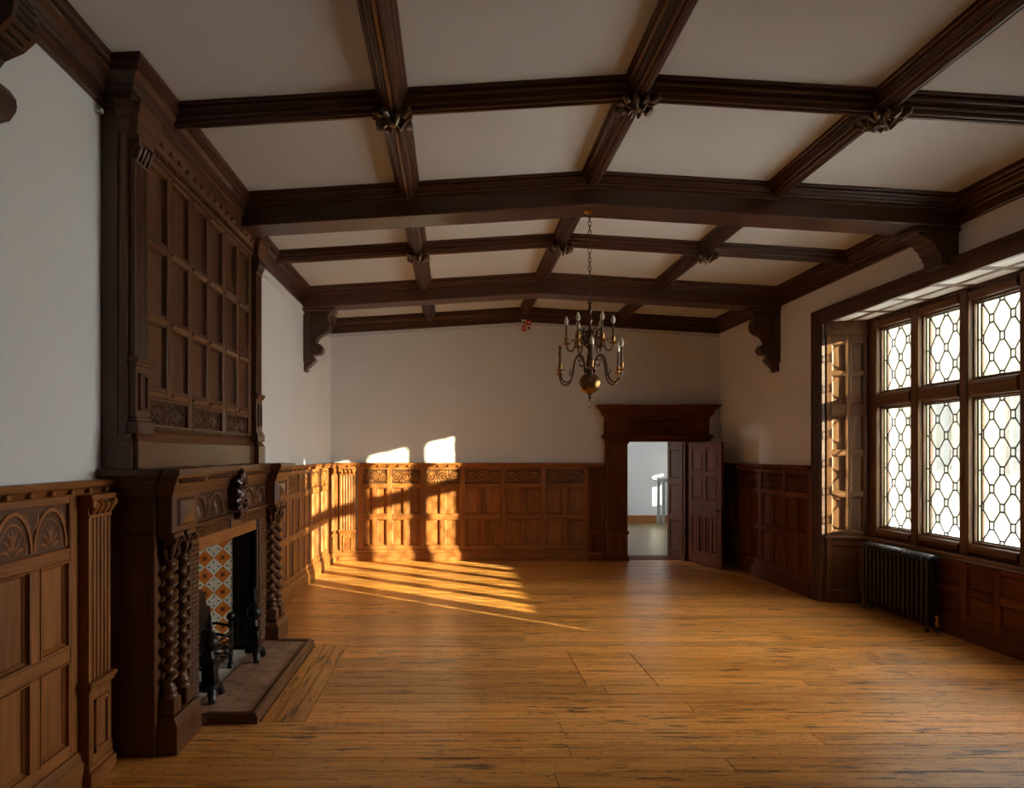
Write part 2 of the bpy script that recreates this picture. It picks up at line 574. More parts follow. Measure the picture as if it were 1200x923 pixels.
def carve_scroll(bm, w, h, n, r=0.009):
    p = w / n
    for i in range(n):
        cx, cz, R = p * (i + 0.5), h * 0.5, min(p * 0.5, h * 0.46)
        s = 1 if i % 2 == 0 else -1
        pts = []
        for k in range(25):
            t = k / 24
            a = PI * s + s * t * 3.4 * PI
            rr = R * (1 - 0.82 * t)
            pts.append((cx + rr * math.cos(a) * p * 0.5 / R, 0, cz + rr * math.sin(a)))
        tube(bm, pts, r, 5)
        leaf(bm, cx - p * 0.1, cz, cx + p * 0.12, cz + s * h * 0.18, r * 1.2, bend=0.2)
        leaf(bm, cx + p * 0.34, h * (0.06 if s > 0 else 0.94), cx + p * 0.50, h * (0.30 if s > 0 else 0.70), r * 1.2, bend=0.1 * s)
        leaf(bm, cx - p * 0.34, h * (0.94 if s > 0 else 0.06), cx - p * 0.46, h * (0.66 if s > 0 else 0.34), r * 1.2, bend=0.1 * s)

def carve_strapwork(bm, w, h, r=0.009):
    for cx in (w * 0.27, w * 0.73):
        tube(bm, [(cx - w * 0.2, 0, h * 0.5), (cx, 0, h * 0.9), (cx + w * 0.2, 0, h * 0.5), (cx, 0, h * 0.1)], r, 4, closed=True)
        leaf(bm, cx - w * 0.06, h * 0.5, cx + w * 0.06, h * 0.5, r * 1.2)
        leaf(bm, cx, h * 0.36, cx, h * 0.64, r * 1.2)
        for sx in (-1, 1):
            for s in (-1, 1):
                tube(bm, arc_pts(cx + sx * w * 0.155, h * (0.5 + s * 0.30), h * 0.13, -0.2 * PI, 1.4 * PI, 9), r * 0.8, 5)
    for x in (w * 0.04, w * 0.5, w * 0.96):
        for s in (-1, 1):
            tube(bm, arc_pts(x, h * (0.5 + s * 0.16), h * 0.11, 0, 1.7 * PI, 9), r * 0.8, 5)

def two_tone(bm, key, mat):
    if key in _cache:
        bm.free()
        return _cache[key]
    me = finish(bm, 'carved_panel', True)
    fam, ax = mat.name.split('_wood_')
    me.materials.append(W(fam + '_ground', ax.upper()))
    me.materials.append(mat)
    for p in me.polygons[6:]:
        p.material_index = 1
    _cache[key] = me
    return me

def carved_panel(parent, x, z, w, h, d, mat, kind, n, name='carved_panel', r=0.013):
    """a plate carrying relief, its ground at distance d from the wall; placed in the wall's own frame"""
    bm = bmesh.new()
    bm_box(bm, 0, w, -0.004, 0.010, 0, h)
    if kind == 'lunette':
        carve_lunettes(bm, w, h, n, r)
    elif kind == 'scroll':
        carve_scroll(bm, w, h, n, r)
    else:
        carve_strapwork(bm, w, h, r)
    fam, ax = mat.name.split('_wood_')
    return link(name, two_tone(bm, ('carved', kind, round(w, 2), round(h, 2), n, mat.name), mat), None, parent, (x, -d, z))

def fluted_pilaster(parent, x, w, d0, proj, z_ped, z_top, fam, hax, base=0.0, flutes=5, cap_h=0.13):
    """a part of its own: fluted shaft carrying capital, pedestal, pedestal panel and base as sub-parts"""
    bm = bmesh.new()
    zs, ze = base + z_ped, z_top - cap_h
    pts = [(0, 0), (0, -proj)]
    m = 0.018
    fw = (w - 2 * m) / flutes
    for k in range(flutes):
        a = m + fw * k + fw * 0.16
        b = m + fw * (k + 1) - fw * 0.16
        r = (b - a) / 2
        for q in range(6):
            t = PI * q / 5
            pts.append(((a + b) / 2 - r * math.cos(t), -proj + 0.85 * r * math.sin(t)))
    pts += [(w, -proj), (w, 0)]
    prism(bm, pts, lambda p, t: (p[0], p[1], t), zs, ze)
    sh = obj('pilaster', bm, W(fam, 'Z'), parent, loc=(x, -d0, 0))
    bm = bmesh.new()                                   # capital: necking, leaves, volutes and abacus
    bm_box(bm, -0.004, w + 0.004, -proj - 0.006, 0, ze, ze + 0.02, 0.003)
    bm_box(bm, 0.0, w, -proj + 0.004, 0, ze + 0.02, ze + cap_h - 0.03)
    nl = 4
    for k in range(nl):
        cx = w * (k + 0.5) / nl
        tube(bm, [(cx, -proj, ze + 0.02), (cx, -proj - 0.014, ze + cap_h * 0.45), (cx, -proj - 0.030, ze + cap_h * 0.68), (cx, -proj - 0.034, ze + cap_h * 0.58)], [w * 0.05, w * 0.1, w * 0.085, w * 0.04], 9)
    for s in (0, 1):
        cx = 0.004 if s == 0 else w - 0.004
        lathe(bm, [(0.004, -proj - 0.036), (0.022, -proj - 0.034), (0.024, -proj - 0.012), (0.02, -proj)], (cx, 0, ze + cap_h - 0.05), 10, 'Y')
    bm_box(bm, -0.014, w + 0.014, -proj - 0.028, 0, ze + cap_h - 0.03, z_top, 0.004)
    obj('capital', bm, W(fam, hax), sh, True)
    bm = bmesh.new()                                   # pedestal die with a cap moulding
    bm_box(bm, -0.002, w + 0.002, -proj - 0.004, 0, base + 0.10, zs - 0.05, 0.003)
    bm_box(bm, -0.016, w + 0.016, -proj - 0.020, 0, zs - 0.05, zs - 0.026, 0.006)
    bm_box(bm, -0.026, w + 0.026, -proj - 0.032, 0, zs - 0.026, zs, 0.007)
    obj('pedestal', bm, W(fam, 'Z'), sh)
    ph = zs - 0.05 - (base + 0.10)
    bm = bmesh.new()
    i = w * 0.2
    for (a, b, c, e) in ((i, w - i, base + 0.10 + ph * 0.14, base + 0.10 + ph * 0.2), (i, w - i, base + 0.10 + ph * 0.80, base + 0.10 + ph * 0.86)):
        bm_box(bm, a, b, -proj - 0.018, -proj, c, e, 0.003)
    for a in (i, w - i - 0.016):
        bm_box(bm, a, a + 0.016, -proj - 0.018, -proj, base + 0.10 + ph * 0.14, base + 0.10 + ph * 0.86, 0.003)
    obj('pedestal_frame', bm, W(fam, 'Z'), sh)
    bm = bmesh.new()
    bm_box(bm, -0.020, w + 0.020, -proj - 0.026, 0, base, base + 0.075, 0.004)
    bm_box(bm, -0.010, w + 0.010, -proj - 0.014, 0, base + 0.075, base + 0.10, 0.006)
    obj('pilaster_base', bm, W(fam, hax), sh)
    return sh

ZD = dict(skirt=0.19, p0=0.25, p1=0.70, p2=0.78, p3=1.235, f0=1.305, f1=1.54, cap=1.60, top=1.655)

def wainscot(root, bays, fam, hax, x0, x1, skirt=True, carve='scroll', thick=0.045, ends=(True, True), cap=True):
    """bays: (x0, x1) of bays two panels wide, in the wall's frame; every stile, rail, panel and carved panel is a part"""
    SW = 0.085
    wz, wh = W(fam, 'Z'), W(fam, hax)
    edges = sorted({round(v, 4) for b in bays for v in b})
    for e in edges:
        piece('stile', SW, thick, ZD['cap'] - ZD['skirt'], wz, root, (e - SW / 2, 0, ZD['skirt']), 0.006)
    for a, b in bays:
        ia, ib = a + SW / 2, b - SW / 2
        wv = ib - ia
        mid = (a + b) / 2
        for z0, z1 in ((ZD['skirt'], ZD['p0']), (ZD['p1'], ZD['p2']), (ZD['p3'], ZD['f0']), (ZD['f1'], ZD['cap'])):
            piece('rail', wv, thick - 0.002, z1 - z0, wh, root, (ia, 0, z0), 0.006)
        for z0, z1 in ((ZD['p0'], ZD['p1']), (ZD['p2'], ZD['p3'])):
            piece('muntin', 0.075, thick - 0.002, z1 - z0, wz, root, (mid - 0.0375, 0, z0), 0.006)
            for pa, pb in ((ia, mid - 0.0375), (mid + 0.0375, ib)):
                panel('panel', pb - pa, z1 - z0, wz, root, (pa, -thick + 0.004, z0))
        carved_panel(root, ia, ZD['f0'], wv, ZD['f1'] - ZD['f0'], thick - 0.026, wh, carve, 3 if carve == 'scroll' else max(1, round(wv / 0.28)))
    bm = bmesh.new()
    pr = [(0, ZD['cap'] - 0.02), (thick + 0.012, ZD['cap'] - 0.02), (thick + 0.022, ZD['cap']), (thick + 0.030, ZD['cap'] + 0.012), (thick + 0.050, ZD['cap'] + 0.024), (thick + 0.056, ZD['top'] - 0.006), (thick + 0.05, ZD['top']), (0, ZD['top'])]
    prism(bm, pr, lambda p, t: (t, -p[0], p[1]), x0, x1)
    obj('capping_rail', bm, wh, root)
    bm = bmesh.new()
    n = max(2, int((x1 - x0) / 0.165))
    for k in range(n):
        cx = x0 + (k + 0.5) * (x1 - x0) / n
        bm_box(bm, cx - 0.016, cx + 0.016, -(thick + 0.050), -(thick + 0.01), ZD['cap'] - 0.012, ZD['cap'] + 0.016, 0.004)
    stuff(obj('cap_brackets', bm, wh, root))
    if skirt:
        bm = bmesh.new()
        pr = [(0, 0), (thick + 0.035, 0), (thick + 0.035, 0.13), (thick + 0.022, 0.145), (thick + 0.018, 0.17), (thick + 0.004, ZD['skirt']), (0, ZD['skirt'])]
        prism(bm, pr, lambda p, t: (t, -p[0], p[1]), x0, x1)
        obj('skirting', bm, wh, root)

# ================================================================ ROOM SHELL
def wall_boxes(bm, axis, c0, c1, s0, s1, z0, z1, holes):
    """a thick wall with rectangular openings (s0, s1, z0, z1), cut into blocks"""
    ss = sorted({s0, s1, *[h[0] for h in holes], *[h[1] for h in holes]})
    for a, b in zip(ss, ss[1:]):
        blocked = sorted((h[2], h[3]) for h in holes if h[0] <= a + 1e-6 and h[1] >= b - 1e-6)
        z = z0
        for p, q in blocked + [(z1, z1)]:
            if p - z > 1e-6:
                if axis == 'Y':
                    bm_box(bm, c0, c1, a, b, z, p)
                else:
                    bm_box(bm, a, b, c0, c1, z, p)
            z = max(z, q)

bm = bmesh.new()
wall_boxes(bm, 'Y', XL - 0.3, XL, YN - 0.3, YB + 0.3, -0.1, 4.5, [(4.55, 6.35, -0.1, 1.35)])
struct(obj('wall_left', bm, MAT['plaster']), 'white plastered wall above the fireplace and oak dado')
bm = bmesh.new()
DX0, DX1, DZ = 2.946, 3.90, 2.018          # doorway
wall_boxes(bm, 'X', YB, YB + 0.5, XL, XR + 0.5, -0.1, 4.5, [(DX0 - 0.02, DX1 + 0.02, -0.1, DZ + 0.02)])
struct(obj('wall_back', bm, MAT['plaster']), 'white plastered far wall with the doorway')
BY0, BY1, BZ = 4.02, 8.40, 3.41            # bay opening
bm = bmesh.new()
wall_boxes(bm, 'Y', XR, XR + 0.5, YN - 0.3, YB, -0.1, 4.5, [(BY0 - 0.1, BY1 + 0.1, -0.1, BZ)])
struct(obj('wall_right', bm, MAT['plaster']), 'white plastered wall around the bay window')
bm = bmesh.new()
bm_box(bm, XL - 0.3, XR + 0.5, YN - 0.3, YN, -0.1, 4.5)
struct(obj('wall_near', bm, MAT['plaster']), 'white plastered wall behind the viewer')
bm = bmesh.new()                            # the bay's own masonry: breast under the window, cheeks and head
bm_box(bm, BAYX + 0.03, 5.45, 3.7, 8.7, -0.1, 0.81)
bm_box(bm, XR + 0.03, 5.45, BY1 + 0.02, 8.7, 0.0, 3.5)
bm_box(bm, XR + 0.03, 5.45, 3.7, BY0 - 0.02, 0.0, 3.5)
bm_box(bm, XR + 0.03, 5.45, 3.7, 8.7, 3.43, 3.9)
struct(obj('wall_bay', bm, MAT['plaster']), 'masonry of the bay around the leaded window')

bm = bmesh.new()                            # ceiling: two slopes meeting at the ridge
T = 0.25
prism(bm, [(XL - 0.3, zc(XL - 0.3)), (XM, ZR), (XR + 0.5, zc(XR + 0.5)), (XR + 0.5, 4.7), (XL - 0.3, 4.7)], lambda p, t: (p[0], t, p[1]), YN - 0.3, YB + 0.02)
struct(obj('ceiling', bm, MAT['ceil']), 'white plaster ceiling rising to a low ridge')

# ---------------------------------------------------------------- floor boards
bm = bmesh.new()
bm_box(bm, XL - 0.3, 5.2, YN - 0.3, YB + 0.49, -0.2, -0.026)
floor = struct(obj('floor', bm, MAT['under']), 'orange brown pine board floor')
ROW, Y00 = 0.18, 3.15
HX, HY0, HY1 = -1.0, 4.59, 6.57             # hearth border block
TX0, TX1, TY0, TY1 = 1.04, 1.60, 5.31, 6.21 # hatch
def plank(x0, x1, y0, y1, name='plank', gap=0.0026, dz=0.0, mat='plank'):
    bm = bmesh.new()
    bm_box(bm, x0 + gap, x1 - gap, y0 + gap, y1 - gap, -0.025, dz, 0.0012)
    return obj(name, bm, MAT[mat], floor)
k = -3
while Y00 + ROW * k < YB - 0.01:
    y0 = Y00 + ROW * k
    y1 = min(y0 + ROW, YB)
    ym = (y0 + y1) / 2
    xr = BAYX + 0.02 if BY0 + 0.05 < y0 and y1 < BY1 - 0.02 else XR - 0.005
    spans = [(XL + 0.01, xr)]
    if HY0 - 0.01 < ym < HY1 + 0.01:
        spans = [(HX, xr)]
    elif 4.0 < ym < 6.95:
        spans = [(XL + 0.02, xr)]
    out = []
    for a, b in spans:
        if TY0 < ym < TY1:
            out += [(a, TX0), (TX0, TX1), (TX1, b)]
        else:
            out.append((a, b))
    for a, b in out:
        cuts = [a]
        if b - a > 2.5:
            n = random.choice((0, 1, 1))
            for q in range(n):
                c = a + (b - a) * ((q + 1) / (n + 1) + random.uniform(-0.16, 0.16))
                cuts.append(c)
        cuts.append(b)
        for p, q in zip(cuts, cuts[1:]):
            hatch = abs(p - TX0) < 0.001 and abs(q - TX1) < 0.001
            plank(p, q, y0, y1, gap=0.005 if hatch else random.uniform(0.0018, 0.0034), dz=random.uniform(-0.0012, 0.0008))
    k += 1
HB = (-1.30, -1.205, -1.10, HX)
for a, b in zip(HB, HB[1:]):                # boards running along the hearth
    plank(a, b, HY0, HY1 - 0.10, mat='plank_y')
plank(-1.64, HX, HY1 - 0.10, HY1)
bm = bmesh.new()                            # the narrow oak edging of the hatch
bm_box(bm, TX0 - 0.004, TX1 + 0.004, TY0 - 0.004, TY0 + 0.002, -0.024, -0.004)
obj('hatch_joint', bm, MAT['under'], floor)

# ================================================================ CEILING TIMBERS
def ceil_path(x0, x1):
    return [(x0, zc(x0)), (XM, ZR), (x1, zc(x1))]

def cross_timber(bm, half, y):
    """half: profile (depth below ceiling, y offset) closed polygon"""
    sweep(bm, [(-d, t) for d, t in half], ceil_path(XL + 0.01, XR - 0.01), lambda p, t: (p.x, y + t, p.y))

_rh = [(-0.03, 0.105), (0.014, 0.105), (0.022, 0.098), (0.024, 0.086), (0.036, 0.090), (0.048, 0.084), (0.054, 0.070), (0.072, 0.062), (0.082, 0.066), (0.092, 0.058), (0.094, 0.046), (0.106, 0.042), (0.118, 0.034), (0.122, 0.022), (0.116, 0.014), (0.128, 0.008)]
RIB = [(d, -t) for d, t in _rh] + [(d, t) for d, t in reversed(_rh)]
BW = 0.165
_bh = [(-0.03, BW + 0.105), (0.014, BW + 0.105), (0.022, BW + 0.098), (0.024, BW + 0.084), (0.038, BW + 0.088), (0.050, BW + 0.080), (0.056, BW + 0.058), (0.076, BW + 0.044), (0.084, BW + 0.048), (0.094, BW + 0.038), (0.096, BW + 0.020), (0.112, BW + 0.016), (0.120, BW), (0.252, BW), (0.262, BW - 0.010)]
BEAMP = [(d, -t) for d, t in _bh] + [(d, t) for d, t in reversed(_bh)]
BEAM_LABEL = ['massive dark oak beam over the viewer, carried on the nearest scrolled corbel',
              'massive dark cranked oak beam from which the chandelier hangs',
              'massive dark cranked oak beam between the two far scrolled corbels']
for (a, b), lab in zip(BEAMS, BEAM_LABEL):
    bm = bmesh.new()
    cross_timber(bm, BEAMP, (a + b) / 2)
    tag(obj('ceiling_beam', bm, W('beam', 'X')), lab, 'beam', 'main ceiling beams')
CROSS = [(4.55, 'slender moulded cross rib above the fireplace, with three large bosses'), (7.75, 'slender moulded cross rib beyond the chandelier chain, with three small bosses')]
for y, lab in CROSS:
    bm = bmesh.new()
    cross_timber(bm, RIB, y)
    tag(obj('ceiling_rib', bm, W('beam', 'X')), lab, 'ceiling rib', 'moulded ceiling ribs')
RX = [(-0.40, 'fireplace-side'), (XM, 'ridge'), (2.86, 'window-side')]
BAYLAB = ['in the bay over the fireplace', 'in the bay between the two great beams', 'in the last bay against the far wall']
for (y0, y1), bl in zip(((BEAMS[0][1] + 0.06, BEAMS[1][0] - 0.06), (BEAMS[1][1] + 0.06, BEAMS[2][0] - 0.06), (BEAMS[2][1] + 0.06, YB - 0.02)), BAYLAB):
    for x, side in RX:
        bm = bmesh.new()
        zz = zc(x)
        prism(bm, [(t, -d) for d, t in RIB], lambda p, t: (x + p[0], t, zz + p[1] - 0.003), y0, y1)
        tag(obj('ceiling_rib', bm, W('beam', 'Y')), f'moulded lengthwise oak {side} rib {bl}', 'ceiling rib', 'moulded ceiling ribs')

def boss_mesh(seed):
    rnd = random.Random(seed)
    bm = bmesh.new()
    lathe(bm, [(0.0, -0.075), (0.025, -0.070), (0.036, -0.05), (0.03, -0.03), (0.06, -0.02), (0.07, 0.0)], (0, 0, 0), 12)
    for ring, (r0, r1, z0, z1, n) in enumerate(((0.03, 0.085, -0.052, -0.035, 6), (0.05, 0.135, -0.025, -0.02, 8))):
        for k in range(n):
            a = 2 * PI * (k + 0.5 * ring) / n + rnd.uniform(-0.1, 0.1)
            c, s = math.cos(a), math.sin(a)
            rr = r1 * rnd.uniform(0.85, 1.1)
            pts = [(r0 * c, r0 * s, z0), ((r0 + rr) / 2 * c, (r0 + rr) / 2 * s, z0 - 0.022), (rr * 0.9 * c, rr * 0.9 * s, z1 - 0.012), (rr * c, rr * s, z1 + 0.012)]
            tube(bm, pts, [0.008, 0.022, 0.026, 0.008], 9, flat=0.6)
    for k in range(4):
        a = PI / 4 + k * PI / 2
        c, s = math.cos(a), math.sin(a)
        tube(bm, [(0.07 * c, 0.07 * s, -0.02), (0.12 * c, 0.12 * s, -0.045), (0.16 * c, 0.16 * s, -0.03), (0.165 * c, 0.165 * s, 0.0)], [0.012, 0.02, 0.016, 0.006], 9)
    return finish(bm, 'ceiling_boss', True)
MAT['boss'] = plain('bronzed_carving', (0.15, 0.095, 0.055), 0.35, 0.3)
for (y, lab0), where in zip(CROSS, ('over the fireplace bay', 'beyond the chandelier chain')):
    for i, (x, side) in enumerate(RX):
        tag(link('ceiling_boss', boss_mesh(i + int(y)), MAT['boss'], None, (x, y, zc(x) - 0.125)), f'carved leafy boss where the {side} rib crosses, {where}', 'boss', 'carved ceiling bosses')

# corbels, profile in metres from the wall (x out, z down from the beam)
CORB = [(0, 0), (0.405, 0), (0.405, -0.02), (0.345, -0.045), (0.325, -0.085), (0.345, -0.14), (0.362, -0.20), (0.350, -0.27), (0.295, -0.32), (0.215, -0.355), (0.175, -0.41), (0.162, -0.465),
        (0.19, -0.462), (0.235, -0.475), (0.262, -0.515), (0.262, -0.56), (0.235, -0.60), (0.185, -0.612), (0.14, -0.615), (0.125, -0.63), (0.158, -0.665), (0.155, -0.70), (0.125, -0.715), (0.12, -0.74), (0.085, -0.75), (0.08, -0.775), (0.045, -0.79), (0.05, -0.82), (0.02, -0.85), (0, -0.85)]
def corbel(x, y, z, sgn, label):
    t = thing('scrolled_corbel', label, 'corbel', (x, y, z), 0, 'scrolled oak corbels')
    fn = lambda p, tt: (sgn * p[0], tt, p[1])
    bm = bmesh.new()
    prism(bm, CORB, fn, -0.085, 0.085)
    obj('bracket', bm, W('beam', 'Z'), t)
    bm = bmesh.new()
    a, b = sorted((0, sgn * 0.075))
    bm_box(bm, a, b, -0.125, 0.125, -0.72, 0.0, 0.006)
    obj('back_board', bm, W('beam', 'Z'), t)
    bm = bmesh.new()
    a, b = sorted((0, sgn * 0.43))
    bm_box(bm, a, b, -0.15, 0.15, -0.012, 0.03, 0.006)
    obj('abacus', bm, W('beam', 'X'), t)
    bm = bmesh.new()
    for s in (-1, 1):
        for r in (0.095, 0.062, 0.03):
            tube(bm, [(sgn * (0.215 + r * math.cos(q * PI / 9)), s * 0.086, -0.185 + r * math.sin(q * PI / 9)) for q in range(18)], 0.010, 5, closed=True)
        for r in (0.05, 0.022):
            tube(bm, [(sgn * (0.205 + r * math.cos(q * PI / 7)), s * 0.086, -0.54 + r * math.sin(q * PI / 7)) for q in range(14)], 0.008, 5, closed=True)
        tube(bm, [(sgn * px, s * 0.086, pz) for px, pz in ((0.13, -0.16), (0.13, -0.28), (0.16, -0.36), (0.12, -0.44), (0.11, -0.55))], 0.009, 5)
    obj('carving', bm, W('beam', 'X'), t, True)
    bm = bmesh.new()
    run = CORB[5:12]
    for (p, q) in zip(run, run[1:]):
        for f in (0.25, 0.75):
            cx, cz = p[0] + (q[0] - p[0]) * f, p[1] + (q[1] - p[1]) * f
            a, b = sorted((sgn * (cx - 0.006), sgn * (cx + 0.003)))
            bm_box(bm, a, b, -0.055, 0.055, cz - 0.005, cz + 0.005)
    stuff(obj('slots', bm, MAT['soot'], t))
    return t
zb = ZW - 0.262
corbel(XL, 2.75, zb - 0.035, 1, 'scrolled oak corbel with slotted underside beneath the beam nearest the viewer')
corbel(XL, 9.565, zb - 0.02, 1, 'scrolled oak corbel on the fireplace wall under the far beam')
corbel(XR, 9.565, zb - 0.02, -1, 'scrolled oak corbel on the window wall under the far beam')
t = thing('bay_corbel', 'short hollow-curved corbel standing on the bay window head moulding', 'corbel', (XR, 6.235, zb - 0.02))
bm = bmesh.new()
prism(bm, [(0, 0), (0.37, 0), (0.36, -0.03), (0.31, -0.04), (0.29, -0.065), (0.25, -0.08), (0.235, -0.11), (0.205, -0.13), (0.195, -0.165), (0.165, -0.19), (0.17, -0.215), (0.15, -0.23), (0.15, -0.30), (0, -0.30)], lambda p, q: (-p[0], q, p[1]), -0.12, 0.12)
obj('bracket', bm, W('beam', 'Z'), t)
bm = bmesh.new()
bm_box(bm, -0.40, 0, -0.15, 0.15, -0.012, 0.03, 0.006)
obj('abacus', bm, W('beam', 'X'), t)

# cornices and picture rails
CORN = [(0, 3.845), (0.024, 3.845), (0.030, 3.86), (0.024, 3.878), (0.034, 3.885), (0.034, 3.915), (0.052, 3.922), (0.060, 3.938), (0.052, 3.955), (0.058, 3.962), (0.072, 3.985), (0.098, 4.005), (0.104, 4.018), (0.096, 4.028), (0.118, 4.034), (0.126, 4.05), (0.118, 4.062), (0.130, 4.066), (0.130, 4.12), (0, 4.12)]
OMY0, OMY1, OMD = 4.02, 6.76, 0.20
bm = bmesh.new()
sweep(bm, [(-o, z) for o, z in CORN], [(XL, YN), (XL, OMY0), (XL + 0.16, OMY0), (XL + 0.16, OMY1), (XL, OMY1), (XL, YB)], plan)
struct(obj('trim_left', bm, W('beam', 'Y')), 'moulded dark oak cornice along the fireplace wall')
bm = bmesh.new()
sweep(bm, CORN, [(XR, YN), (XR, YB)], plan)
struct(obj('trim_right', bm, W('beam', 'Y')), 'moulded dark oak cornice along the window wall')
bm = bmesh.new()
sweep(bm, [(z - 4.08, -o) for o, z in [(o, min(z, 4.11)) for o, z in CORN]], ceil_path(XL, XR), lambda p, q: (p.x, YB + q, p.y))
struct(obj('trim_back', bm, W('beam', 'X')), 'moulded dark oak cornice along the far wall')
PR = [(0, 0), (0.012, 0.0), (0.02, 0.012), (0.012, 0.028), (0, 0.03)]
bm = bmesh.new()
sweep(bm, [(z - 0.31, -o) for o, z in PR], ceil_path(XL, XR), lambda p, q: (p.x, YB + q, p.y))
struct(obj('trim_1', bm, MAT['plaster']), 'thin white picture rail on the far wall')
bm = bmesh.new()
prism(bm, [(o, 3.735 + z) for o, z in PR], lambda p, q: (XL + p[0], q, p[1]), 6.9, YB)
struct(obj('trim_2', bm, MAT['plaster']), 'thin white picture rail on the fireplace wall')
bm = bmesh.new()
prism(bm, [(o, 3.715 + z) for o, z in PR], lambda p, q: (XR - p[0], q, p[1]), 9.75, YB)
struct(obj('trim_3', bm, MAT['plaster']), 'thin white picture rail on the window wall')

# ================================================================ DADO PANELLING
# back wall, frame: x = world x, out = -y
def px2x(u):
    return (u - PX) / 68.9
t = thing('dado_panelling', 'oak dado panelling across the far wall, half of it in sunlight', 'panelling', (0, YB, 0), 0, 'oak dado panelling')
ed = [px2x(422.5), px2x(456.5), px2x(495.6), px2x(542), px2x(589), px2x(636.4), px2x(687.4)]
wainscot(t, list(zip(ed, ed[1:])), 'oak', 'X', XL + 0.06, 2.556)
fluted_pilaster(t, px2x(399), 0.26, 0.02, 0.05, 0.52, 1.58, 'oak', 'X')
fluted_pilaster(t, px2x(689), 0.255, 0.02, 0.05, 0.52, 1.58, 'door', 'X', flutes=4)
piece('stile', 0.07, 0.04, 1.4, W('oak', 'Z'), t, (-2.02, 0, 0.19), 0.005)
# left wall, frame: x = world y, out = +x
t = thing('dado_panelling', 'oak dado panelling between the fireplace and the far corner', 'panelling', (XL, 0, 0), PI / 2, 'oak dado panelling')
n = 6
ed = [7.03 + (11.12 - 7.03) * i / n for i in range(n + 1)]
wainscot(t, list(zip(ed, ed[1:])), 'oak', 'Y', 6.88, YB - 0.02)
fluted_pilaster(t, 11.22, 0.28, 0.02, 0.05, 0.52, 1.58, 'oak', 'Y')
t = thing('dado_panelling', 'oak dado panelling with fan carved frieze on the camera side of the fireplace', 'panelling', (XL, 0, 0), PI / 2, 'oak dado panelling')
ed = [1.625, 2.305, 2.985, 3.665]
wainscot(t, list(zip(ed, ed[1:])), 'oak', 'Y', 1.4, 4.0, carve='lunette')
fluted_pilaster(t, 3.70, 0.235, 0.03, 0.07, 0.56, 1.58, 'oak', 'Y')
piece('stile', 0.05, 0.04, 1.4, W('oak', 'Z'), t, (3.965, 0, 0.19), 0.005)
# right wall beyond the bay
t = thing('dado_panelling', 'dark oak dado panelling behind the open door beside the bay', 'panelling', (XR, 0, 0), -PI / 2, 'oak dado panelling')
ed = [-11.45, -10.72, -9.99, -9.26, -8.60]
wainscot(t, list(zip(ed, ed[1:])), 'door', 'Y', -YB + 0.02, -8.545)
# under the bay window
t = thing('dado_panelling', 'dark oak dado panelling under the bay window sill behind the radiator', 'panelling', (BAYX + 0.03, 0, 0), -PI / 2, 'oak dado panelling')
wz, wh = W('door', 'Z'), W('door', 'Y')
PN = 10
pe = [-8.28 + i * (8.28 - 4.2) / PN for i in range(PN + 1)]
for e in pe:
    piece('stile', 0.09, 0.035, 0.60, wz, t, (e - 0.045, 0, 0.15), 0.005)
for a, b in zip(pe, pe[1:]):
    ia, ib = a + 0.045, b - 0.045
    for z0, z1 in ((0.15, 0.22), (0.43, 0.50), (0.70, 0.75)):
        piece('rail', ib - ia, 0.033, z1 - z0, wh, t, (ia, 0, z0), 0.005)
    for z0, z1 in ((0.22, 0.43), (0.50, 0.70)):
        panel('panel', ib - ia, z1 - z0, wh, t, (ia, -0.031, z0), depth=0.018, rim=0.018)
bm = bmesh.new()
prism(bm, [(0, 0), (0.055, 0), (0.055, 0.12), (0.045, 0.13), (0.04, 0.15), (0, 0.15)], lambda p, q: (q, -p[0], p[1]), -8.33, -4.15)
obj('skirting', bm, wh, t)

# ================================================================ BAY WINDOW
win = bpy.data.objects.new('window_1', None)
COL.objects.link(win)
win.location = (GX, 0, 0)
win.rotation_euler = (0, 0, -PI / 2)         # frame: x = -world y, out of the wall = -x
struct(win, 'wide mullioned bay window with leaded octagon glazing')
LY0, LP, LW = 8.055, 0.719, 0.555            # far edge of the first light, pitch, width
NL = 5
ZL0, ZL1, ZU0, ZU1 = 0.95, 2.34, 2.54, 3.27
wz, wh = W('bay', 'Z'), W('bay', 'Y')
def mull(x0, x1, z0, z1, mat, name):
    """a moulded bar: stepped section towards the room, 0.1 deep"""
    bm = bmesh.new()
    w = x1 - x0
    if z1 - z0 > w:
        prof = [(0, 0.05), (0, -0.045), (0.018, -0.05), (0.022, -0.085), (0.04, -0.10), (w - 0.04, -0.10), (w - 0.022, -0.085), (w - 0.018, -0.05), (w, -0.045), (w, 0.05)]
        prism(bm, prof, lambda p, q: (x0 + p[0], p[1], q), z0, z1)
    else:
        h = z1 - z0
        prof = [(0, 0.05), (0, -0.045), (0.02, -0.05), (0.026, -0.082), (0.05, -0.098), (h - 0.06, -0.104), (h - 0.03, -0.082), (h - 0.02, -0.05), (h, -0.045), (h, 0.05)]
        prism(bm, prof, lambda p, q: (q, p[1], z0 + p[0]), x0, x1)
    return obj(name, bm, mat, win)
xs = []
for i in range(NL):
    a = -LY0 + LP * i
    xs.append((a, a + LW))
for i in range(NL + 1):
    a = -LY0 - 0.30 if i == 0 else xs[i - 1][1]
    b = xs[i][0] if i < NL else xs[-1][1] + 0.30
    mull(a, b, 0.81, 3.42, wz, 'mullion')
for a, b in xs:
    mull(a - 0.004, b + 0.004, ZL1, ZU0, wh, 'transom')
    mull(a - 0.004, b + 0.004, ZU1, 3.42, wh, 'window_head')
    mull(a - 0.004, b + 0.004, 0.81, ZL0, wh, 'bottom_rail')
bm = bmesh.new()
bm_box(bm, -8.30, -4.12, -0.165, 0.2, 0.775, 0.815, 0.008)
